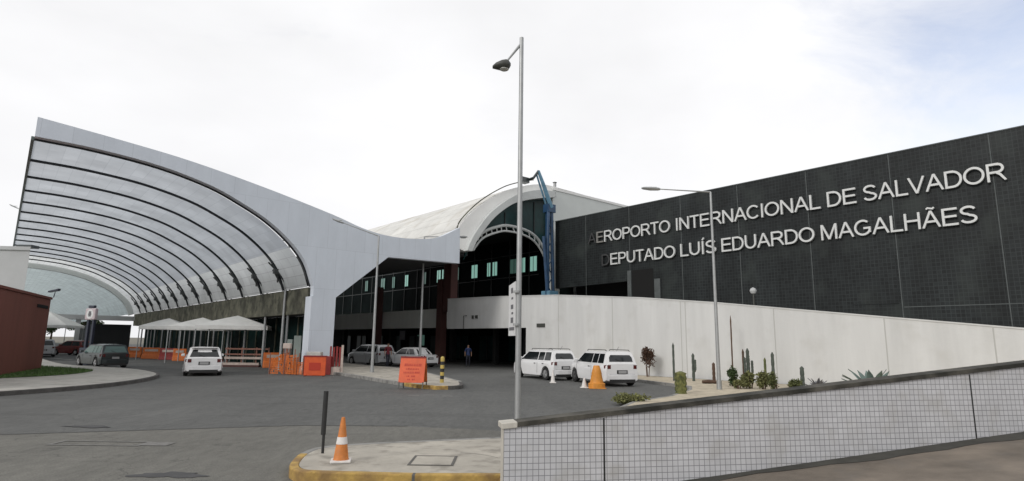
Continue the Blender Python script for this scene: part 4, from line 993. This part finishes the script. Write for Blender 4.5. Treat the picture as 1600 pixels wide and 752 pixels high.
    cuts = [(xA0, xA1, mid_ + .04, mid_ + .04), (mid_ - .04, mid_ - .04, (xC0 + .62) if kind != 'hatch' else xC0, (xC1 + .55) if kind != 'hatch' else xC1)]
    if kind != 'hatch': cuts.append((xC0 + .54, xC1 + .47, xC0, xC1))
    for sd_ in (1, -1):
        for (a0, a1, c0, c1) in cuts:
            w_ = B(); pts = [(a0, zt0), (a1, zt1), (c1, zt1), (c0, zt0)]
            w_.prism([(x, sd_ * (side_y(z) * (pw(x)) - .012), z) for x, z in pts], (0, sd_ * .022, 0)); w_.build('side_window', G, t)
    # windscreen and rear window
    def endglass(nm, base, roof, out_, g, zl, zh):
        x0, x1 = wx_(zl, base, roof), wx_(zh, base, roof); w_ = B(); o1 = out_ * .02
        y0, y1 = side_y(zl) * pw(x0) - .12, side_y(zh) - .13
        w_.prism([(x0 + o1, -y0, zl), (x0 + o1, y0, zl), (x1 + o1, y1, zh), (x1 + o1, -y1, zh)], (out_ * -.03, 0, 0)); return w_.build(nm, g, t)
    endglass('windscreen', K['wb'], K['rf'], 1, G, belt + .03, Hc - .09)
    # the rear face of hatch bodies bends at mid height, follow the lower half only when shallow
    xm = lerp(K['rb'], K['rr'], .5); zmid = lerp(bz_, Hc, .56); zl = belt + (.09 if kind == 'van' else .05); zh = Hc - (.15 if kind == 'van' else .12)
    f1 = (zh - zmid) / (lerp(bz_, Hc, .97) - zmid); ins = .20 if kind == 'van' else .15; y0, y1 = side_y(zl) - ins, side_y(zh) - ins
    xl = lerp(K['rb'], xm, (zl - bz_) / (zmid - bz_)); xh = lerp(xm, K['rr'], f1)
    w_ = B(); w_.strip([(xl - .012, -y0, zl), (xl - .012, y0, zl)], [(xm - .012, -side_y(zmid) + .15, zmid), (xm - .012, side_y(zmid) - .15, zmid)]); w_.strip([(xm - .012, -side_y(zmid) + .15, zmid), (xm - .012, side_y(zmid) - .15, zmid)], [(xh - .012, -y1, zh), (xh - .012, y1, zh)]); w_.build('rear_window', G, t)
    # wheels
    for x in (xf, xr):
        for sd_ in (1, -1):
            wh = bpy.data.objects.new('wheel', None); COL.objects.link(wh); wh.parent = t; wh.location = (x, sd_ * (w2 - .11), wr); wh.rotation_euler = (R(90), 0, 0)
            B().lathe([(wr * .62, -.10), (wr * .94, -.10), (wr, -.07), (wr, .07), (wr * .94, .10), (wr * .62, .10)], 20).build('tyre', M['rubber'], wh, smooth=True)
            r_ = B(); r_.lathe([(wr * .60, -.108), (wr * .60, .108)], 18)
            for k in range(5):
                a = k * 2 * math.pi / 5; r_.tube([(0, 0, -.112 * sd_), (wr * .58 * math.cos(a), wr * .58 * math.sin(a), -.112 * sd_)], .022, 5)
            r_.build('rim', M[rim], wh)
    b = B()
    for x in (xf, xr): b.box(x - wr * 1.05, x + wr * 1.05, -w2 + .22, w2 - .22, zb, wr * 2.0)
    b.build('wheel_housing', M['trim'], t)
    # bumpers, lamps, plate, mirrors
    for e, nm in ((-1, 'rear_bumper'), (1, 'front_bumper')):
        b = B(); x = e * h2; b.prism([(x - e * .35, -w2 * .93, .24), (x - e * .35, w2 * .93, .24), (x + e * .0, w2 * .83, .24), (x + e * .045, w2 * .55, .24), (x + e * .045, -w2 * .55, .24), (x, -w2 * .83, .24)], (0, 0, .30)); b.build(nm, M[paint], t, bevel=.03)
        b = B(); b.prism([(x - e * .3, -w2 * .9, .17), (x - e * .3, w2 * .9, .17), (x + e * .055, w2 * .72, .17), (x + e * .055, -w2 * .72, .17)], (0, 0, .15)); b.build('lower_trim', M['trim'], t)
    for sd_ in (1, -1):
        tl = belt - .05
        b = B(); x = -h2
        b.prism([(x - .012, sd_ * w2 * .66, tl - .17), (x - .012, sd_ * w2 * .84, tl - .17), (x + .16, sd_ * (w2 * .955 + .004), tl - .14), (x + .16, sd_ * (w2 * .955 + .004), tl - .01), (x - .012, sd_ * w2 * .84, tl), (x - .012, sd_ * w2 * .60, tl)][0:2] + [(x - .012, sd_ * w2 * .84, tl), (x - .012, sd_ * w2 * .66, tl)], (.06, 0, 0))
        b.prism([(x - .005, sd_ * w2 * .842, tl - .17), (x + .14, sd_ * (w2 * .97), tl - .15), (x + .14, sd_ * (w2 * .97), tl - .02), (x - .005, sd_ * w2 * .842, tl)], (.05, -sd_ * .04, 0)); b.build('taillight', M['tail'], t)
        b = B(); x = h2; b.prism([(x + .0, sd_ * w2 * .45, .50), (x - .03, sd_ * w2 * .78, .52), (x - .22, sd_ * w2 * .93, .58), (x - .24, sd_ * w2 * .93, .70), (x - .09, sd_ * w2 * .78, .68), (x - .02, sd_ * w2 * .45, .60)], (-.06, 0, 0)); b.build('headlight', M['head'], t)
        b = B(); xm_ = K['wb'] - .28; b.box(xm_ - .05, xm_ + .07, sd_ * (w2 - .02), sd_ * (w2 + .15), belt + .02, belt + .16); b.build('mirror', M[paint] if paint != 'carglass' else M['trim'], t, bevel=.03)
    b = B(); b.box(-h2 - .052, -h2 - .04, -.2, .2, .58, .70) if kind != 'x' else None; b.build('number_plate', M['plate'], t)
    b = B(); b.box(-h2 - .02, -h2 + .02, -.26, .26, .565, .725); b.build('plate_recess', M['trim'], t)
    b = B(); b.box(h2 + .0, h2 + .02, -w2 * .5, w2 * .5, .36, .47); b.build('grille', M['trim'], t)
    if rack:
        for sd_ in (1, -1): B().tube([(K['rr'] + .1, sd_ * (w2 - .28), Hc + .02), (K['rr'] + .2, sd_ * (w2 - .28), Hc + .07), (K['rf'] - .2, sd_ * (w2 - .28), Hc + .07), (K['rf'] - .1, sd_ * (w2 - .28), Hc + .02)], .018, 6).build('roof_rail', M['trim'], t)
    if spoiler:
        b = B(); b.box(K['rr'] - .22, K['rr'] + .05, -w2 * .7, w2 * .7, Hc - .04, Hc + .01); b.build('spoiler', M[paint], t, bevel=.01)
    if kind != 'sedan':
        b = B(); b.box(-h2 - .006, -h2 + .004, -w2 * .74, w2 * .74, .545, .553); b.build('tailgate_seam', M['trim'], t)
        b = B(); b.tube([(xl - .03, 0, zl + .01), (lerp(xl, xm, .5) - .03, .26, zl + .12)], .010, 5); b.build('rear_wiper', M['trim'], t)
    else:
        b = B(); b.box(-h2 - .006, -h2 + .004, -w2 * .6, w2 * .6, .60, .608); b.build('boot_seam', M['trim'], t)
    B().tube([(K['rr'] + .25, 0, Hc), (K['rr'] + .02, 0, Hc + .22)], .007, 5).build('antenna', M['trim'], t)
    # door seams
    for sd_ in (1, -1):
        b = B()
        for x in (mid_, xA0 + .02):
            b.box(x - .008, x + .008, sd_ * (w2 * 1.0) - .002, sd_ * (w2 * 1.0) + .002, .34, belt - .1)
        b.build('door_seam', M['trim'], t)
        b = B()
        for x in (mid_ - .62, mid_ + .16): b.box(x, x + .14, sd_ * (w2 * .99), sd_ * (w2 * .99 + .03), belt - .17, belt - .14)
        b.build('door_handle', M['trim'], t)
    return t
cars = 'cars on the airport roads'
car('parked_car', 'white hatchback driving away in the middle of the left road', (-16.55, 32.6, 0), R(29), 'carwhite', 'hatch', cars, Lc=3.9, Wc=1.78, Hc=1.44, spoiler=True)
car('parked_car', 'dark green station wagon at the tip of the left pavement', (-26.1, 38.7, 0), R(53), 'cardark', 'suv', cars, glass='carglassgreen', Lc=4.2, Wc=1.70, Hc=1.45)
car('parked_car', 'dark car with silver tail far behind the lawn beside the red brown wall', (-44.5, 57.5, 0), R(39), 'cargrey', 'suv', cars, Lc=4.3, Wc=1.85, Hc=1.6)
car('parked_car', 'silver people carrier in the shade under the canopy wing', (-10.9, 47.2, 0), R(47), 'cargrey', 'van', cars, Lc=4.2, Wc=1.72, Hc=1.58)
car('parked_car', 'white sedan in the shade behind the orange folding notice', (-7.6, 45.9, 0), R(52), 'carwhite', 'sedan', cars, Lc=4.4, Wc=1.72, Hc=1.42)
car('parked_car', 'white people carrier with black roof rails, left of the two by the ramp wall', (1.82, 32.9, 0), R(30), 'carwhite', 'van', cars, Lc=4.1, Wc=1.66, Hc=1.52, rack=True)
car('parked_car', 'white people carrier behind the amber cone, right of the two by the ramp wall', (4.42, 29.3, 0), R(17), 'carwhite', 'van', cars, Lc=4.2, Wc=1.72, Hc=1.54, rack=True, rim='rimdark')
car('parked_car', 'dark red car far off under the canopy beside the totem', (PX(118, 62), 63, 0), R(75), 'carred', 'hatch', cars, Lc=4.0, Wc=1.7, Hc=1.5)
for (u, Y) in ((105, 52), (123, 51)):
    b = B(); b.face([(PX(u, Y) - .55, Y - .35, .006), (PX(u, Y) + .5, Y - .35, .006), (PX(u, Y) + .3, Y + .5, .006), (PX(u, Y) - .7, Y + .5, .006)]); o = b.build('crosswalk_marking', M['pave']); o['kind'] = 'structure'

# ------------------------------------------------------------ people
def person(label, loc, rz, shirt, step=.12, h=1.7):
    k = h / 1.75
    J = dict(pel=(0, 0, .95), sp=(0, 0, 1.15), ch=(0, -.01, 1.35), nk=(0, 0, 1.5), hd=(0, -.015, 1.62), ht=(0, -.01, 1.73),
             lh=(-.10, 0, .90), lk=(-.11, -step, .50), la=(-.11, -step * .8, .08), lt=(-.12, -step * .8 - .16, .03),
             rh=(.10, 0, .90), rk=(.11, step * .4, .50), ra=(.11, step * 1.4, .09), rt=(.12, step * 1.4 - .15, .03),
             ls=(-.19, 0, 1.42), le=(-.25, .04, 1.13), lw=(-.25, -.07, .90), lf=(-.25, -.10, .81), rs=(.19, 0, 1.42), re=(.25, .03, 1.13), rw=(.25, -.09, .91), rf=(.25, -.13, .82))
    rad = dict(pel=.135, sp=.125, ch=.145, nk=.055, hd=.085, ht=.07, lh=.09, lk=.062, la=.045, lt=.035, rh=.09, rk=.062, ra=.045, rt=.035, ls=.065, le=.045, lw=.032, lf=.03, rs=.065, re=.045, rw=.032, rf=.03)
    E_ = [('pel', 'sp'), ('sp', 'ch'), ('ch', 'nk'), ('nk', 'hd'), ('hd', 'ht'), ('pel', 'lh'), ('lh', 'lk'), ('lk', 'la'), ('la', 'lt'), ('pel', 'rh'), ('rh', 'rk'), ('rk', 'ra'), ('ra', 'rt'), ('ch', 'ls'), ('ls', 'le'), ('le', 'lw'), ('lw', 'lf'), ('ch', 'rs'), ('rs', 're'), ('re', 'rw'), ('rw', 'rf')]
    ks = list(J); me = bpy.data.meshes.new('sk'); me.from_pydata([tuple(c * k for c in J[a]) for a in ks], [(ks.index(a), ks.index(c)) for a, c in E_], [])
    o = bpy.data.objects.new('tmp', me); COL.objects.link(o); o.modifiers.new('s', 'SKIN'); sv = me.skin_vertices[0].data
    for i, a in enumerate(ks): sv[i].radius = (rad[a] * k, rad[a] * k * (.75 if a in ('pel', 'sp', 'ch') else 1)); sv[i].use_root = (a == 'pel')
    sd_ = o.modifiers.new('d', 'SUBSURF'); sd_.levels = 1; sd_.render_levels = 1
    bpy.context.view_layer.update(); dg = bpy.context.evaluated_depsgraph_get(); m2 = bpy.data.meshes.new_from_object(o.evaluated_get(dg)); bpy.data.objects.remove(o)
    m2.materials.clear()
    for mm in (shirt, M['jeans'], M['skin'], M['hair'], M['rubber']): m2.materials.append(mm)
    for p in m2.polygons:
        z = p.center.z / k; x = abs(p.center.x) / k; y = p.center.y; p.use_smooth = True
        p.material_index = 4 if z < .10 else 1 if z < .93 and x < .2 else (2 if z < 1.16 and x >= .2 else 0 if z < 1.47 else (3 if z > 1.66 or (y > 0.0 and z > 1.56) else 2))
    r = thing('person', label, 'person', loc, rz); ob = bpy.data.objects.new('body', m2); COL.objects.link(ob); ob.parent = r; return r
person('person in a dark red shirt walking between the silver people carrier and the white sedan', (PX(612, 44), 44, 0), R(35), M['shirtred'], .14, 1.75)
person('person in a blue shirt standing in the dark garage opening', (PX(735, 46.5), 46.5, 0), R(10), M['shirtblue'], .05, 1.7)

# ------------------------------------------------------------ plants
def bush(name, label, loc, r, h, n, m, stems=None, size=.09, seed=1, z0=0, cat='bush'):
    t = thing(name, label, cat, loc); rr = random.Random(seed); b = B()
    cl_ = [(rr.uniform(-.5, .5) * r, rr.uniform(-.5, .5) * r, z0 + h * rr.uniform(.25, .8), rr.uniform(.3, .55)) for _ in range(7)]
    for _ in range(n):
        c = rr.choice(cl_); a, e = rr.uniform(0, 6.28), rr.uniform(-1.4, 1.4); q = r * c[3] * rr.uniform(.3, 1.1)
        p = Vector((c[0] + q * math.cos(a) * math.cos(e), c[1] + q * math.sin(a) * math.cos(e), max(.02, c[2] + q * math.sin(e) * h / (2 * r) * 1.2)))
        u = Vector((rr.uniform(-1, 1), rr.uniform(-1, 1), rr.uniform(-.3, 1))).normalized() * size; v = u.cross(Vector((rr.uniform(-1, 1), rr.uniform(-1, 1), rr.uniform(-1, 1)))).normalized() * size * .35
        b.face([p, p + u * .5 + v, p + u, p + u * .5 - v])
    b.build('foliage', m, t)
    b = B()
    for k in range(stems or 4):
        a = k * 2.1; b.tube([(.06 * math.cos(a), .06 * math.sin(a), 0), (r * .3 * math.cos(a), r * .3 * math.sin(a), z0 + h * .6)], [.03, .012], 5)
    b.build('stem', M['leafdead'], t); return t
def cactus(label, loc, h, r, m, seed=0, arms=0, lean=0.0, segs=5):
    t = thing('columnar_cactus', label, 'cactus', loc, seed * .7); rr = random.Random(seed)
    def col(b, p0, h_, r_, ln=0.0, tips=True):
        n = 16; prev = None; K2 = segs * 2 + 2
        for i in range(K2 + 1):
            f = i / K2; rad_ = r_ * (1 + .10 * math.sin(i * math.pi / 1.0 + .7 + i)) * (1 if f < .9 else math.sqrt(max(.05, 1 - ((f - .9) / .1) ** 2)))
            rv = [b.v((p0[0] + ln * f * h_ + rad_ * (1 - .16 * (k % 2)) * math.cos(2 * math.pi * k / n), p0[1] + rad_ * (1 - .16 * (k % 2)) * math.sin(2 * math.pi * k / n), p0[2] + h_ * f)) for k in range(n)]
            if prev:
                for k in range(n): b.f([prev[k], prev[(k + 1) % n], rv[(k + 1) % n], rv[k]])
            else: b.f(rv[::-1])
            prev = rv
        b.f(prev)
    b = B(); col(b, (0, 0, 0), h, r, lean); b.build('trunk', m, t, smooth=True, angle=50)
    for k in range(arms):
        a = k * 2.4 + seed; x = r * 1.5; z0 = h * rr.uniform(.25, .5); b = B()
        b.tube([(0, 0, z0), (x * 1.0, .0, z0 + .05), (x * 1.5, 0, z0 + .16)], r * .6, 8); col(b, (x * 1.5, 0, z0 + .12), h * rr.uniform(.3, .45), r * .7); o = b.build('arm', m, t, smooth=True, angle=50); o.rotation_euler = (0, 0, a)
    return t
G = lambda u, s, t: None
def onT(u, t_):   # a spot in the bed at depth-line t
    a = math.atan((u - 800) / F); d_ = Vector((math.sin(a), math.cos(a), 0)); k = t_ / d_.dot(NV); return d_ * k + Vector((0, 0, .13))
bush('shrub', 'small reddish green shrub against the white wall right of the vans', onT(1010, 27.4), .55, 1.0, 1500, M['leafred'], 4, .10, 3, .55)
cactus('tall thin dark grey cactus at the left end of the bed', onT(1050, 25.6), 1.85, .055, M['cactusgrey'], 1)
cactus('squat yellow green cactus in front of the tall thin one, nearest the kerb', (6.25, 22.3, .13), .80, .21, M['cactusblob'], 2, 0)
cactus('thin jointed cactus with a side arm, second tall one from the left', onT(1080, 26.3), 1.35, .07, M['cactusgrey'], 3, 1)
cactus('stubby brown cactus stump beside the fallen log', onT(1111, 26.0), .95, .07, M['leafdead'], 4)
cactus('tall dark cactus just left of the bed lamp', onT(1118, 25.6), 2.1, .06, M['cactusgrey'], 5)
cactus('very tall thin leaning stem right of the bed lamp', onT(1140, 27.0), 3.2, .035, M['leafdead'], 6, 0, -.035)
cactus('brown stem at the left of the crowned cactus', onT(1157, 25.5), 1.6, .05, M['leafdead'], 7)
cactus('cactus with a thick dark crown in the middle of the bed', onT(1164, 25.4), 1.65, .075, M['cactusgrey'], 8, 3)
cactus('slim short cactus between the two middle bushes', onT(1190, 25.6), 1.25, .055, M['cactus'], 9)
cactus('straight dark cactus right of the middle bushes', onT(1202, 25.6), 1.5, .07, M['cactusgrey'], 10)
cactus('short grey post-like cactus at the right end of the row', onT(1246, 25.4), .95, .085, M['cactusgrey'], 11)
bush('bush', 'dark green bush at the foot of the bed lamp', onT(1140, 24.6), .30, .85, 900, M['leaf'], 4, .09, 11)
bush('bush', 'yellow green bush under the crowned cactus', onT(1166, 24.0), .42, .75, 1000, M['cactusyellow'], 4, .10, 12)
bush('bush', 'olive bush left of the straight dark cactus', onT(1186, 24.2), .32, .72, 800, M['cactusyellow'], 4, .10, 13)
bush('bush', 'darker olive bush at the foot of the straight dark cactus', onT(1203, 24.0), .3, .7, 800, M['cactus'], 4, .09, 14)
bush('bush', 'low dull green tuft towards the right of the bed', onT(1228, 24.4), .40, .45, 700, M['cactus'], 4, .09, 15)
bush('bush', 'low weeds at the foot of the tiled wall on the road side', (3.85, 19.3, .0), .75, .32, 900, M['cactusyellow'], 4, .10, 16)
bush('bush', 'low yellow tuft left of the crowned cactus', onT(1148, 23.4), .32, .35, 500, M['cactusyellow'], 4, .08, 17)
root = thing('fallen_log', 'dark brown log lying on the sand of the bed', 'log', onT(1104, 25.2), R(10)); B().tube([(-.35, 0, .09), (0, .02, .1), (.32, 0, .08)], [.07, .09, .06], 8).build('log', M['leafdead'], root, smooth=True)
B().tube([(.15, 0, .1), (.3, .05, -.0), (.33, -.12, .02)], .05, 6).build('branch_stub', M['leafdead'], root, smooth=True)
def agave(label, loc, r, n, m, seed):
    t = thing('agave', label, 'agave', loc); rr = random.Random(seed)
    for k in range(n):
        a = k * 2.4; e = R(rr.uniform(28, 80)); L = r * rr.uniform(.8, 1.1); b = B(); prev = None
        d_ = Vector((math.cos(a), math.sin(a), 0)); sdv = Vector((-math.sin(a), math.cos(a), 0))
        for i in range(6):
            f = i / 5; p = d_ * (L * f * math.cos(e - .25 * f)) + Vector((0, 0, L * f * math.sin(e - .25 * f) + .05)); wv = .085 * r * (1.0 + 1.1 * f) * (1 - f ** 3) + .004
            row = [b.v(p - sdv * wv), b.v(p + Vector((0, 0, -.03)) - d_ * 0), b.v(p + sdv * wv), b.v(p + Vector((0, 0, .02 * (1 - f))))]
            if prev:
                for j in range(4): b.f([prev[j], prev[(j + 1) % 4], row[(j + 1) % 4], row[j]])
            prev = row
        b.build('leaf', m, t, smooth=True)
    return t
agave('large grey green agave showing above the tiled wall coping', onT(1352, 23.0), 1.15, 22, M['agave'], 3)
agave('small purplish grey agave left of the large one', onT(1268, 24.6), .55, 16, M['signgrey'], 5)

# far trees beyond the canopy
def tree(label, loc, h, seed):
    t = thing('tree', label, 'tree', loc, 0, 'trees far beyond the canopy'); rr = random.Random(seed)
    b = B(); b.tube([(0, 0, 0), (.1, 0, h * .3), (0, .1, h * .55)], [.35, .25, .15], 8)
    for k in range(6):
        a = k * 1.1; b.tube([(0, 0, h * .35), (h * .22 * math.cos(a), h * .22 * math.sin(a), h * (.6 + .05 * k))], [.14, .05], 6)
    b.build('trunk', M['bark'], t); b = B()
    cl_ = [(rr.uniform(-.28, .28) * h, rr.uniform(-.28, .28) * h, h * rr.uniform(.5, .9), h * rr.uniform(.10, .2)) for _ in range(14)]
    for _ in range(3500):
        c = rr.choice(cl_); v = Vector((rr.gauss(0, 1), rr.gauss(0, 1), rr.gauss(0, .8))).normalized() * c[3] * rr.uniform(.4, 1.1); p = Vector(c[:3]) + v
        u = Vector((rr.uniform(-1, 1), rr.uniform(-1, 1), rr.uniform(-1, 1))).normalized() * .38; w_ = u.cross(Vector((rr.uniform(-1, 1), rr.uniform(-1, 1), 1))).normalized() * .2
        b.face([p, p + u * .5 + w_, p + u, p + u * .5 - w_])
    b.build('crown', M['leaf'], t); return t
tree('tall tree seen through the gap beside the totem posts', (PX(112, 170), 175, 0), 9, 1)
tree('broad tree behind the totem sign', (PX(140, 165), 165, 0), 10, 2)
tree('low tree far behind the white tent at the left', (PX(92, 185), 185, 0), 7.5, 3)
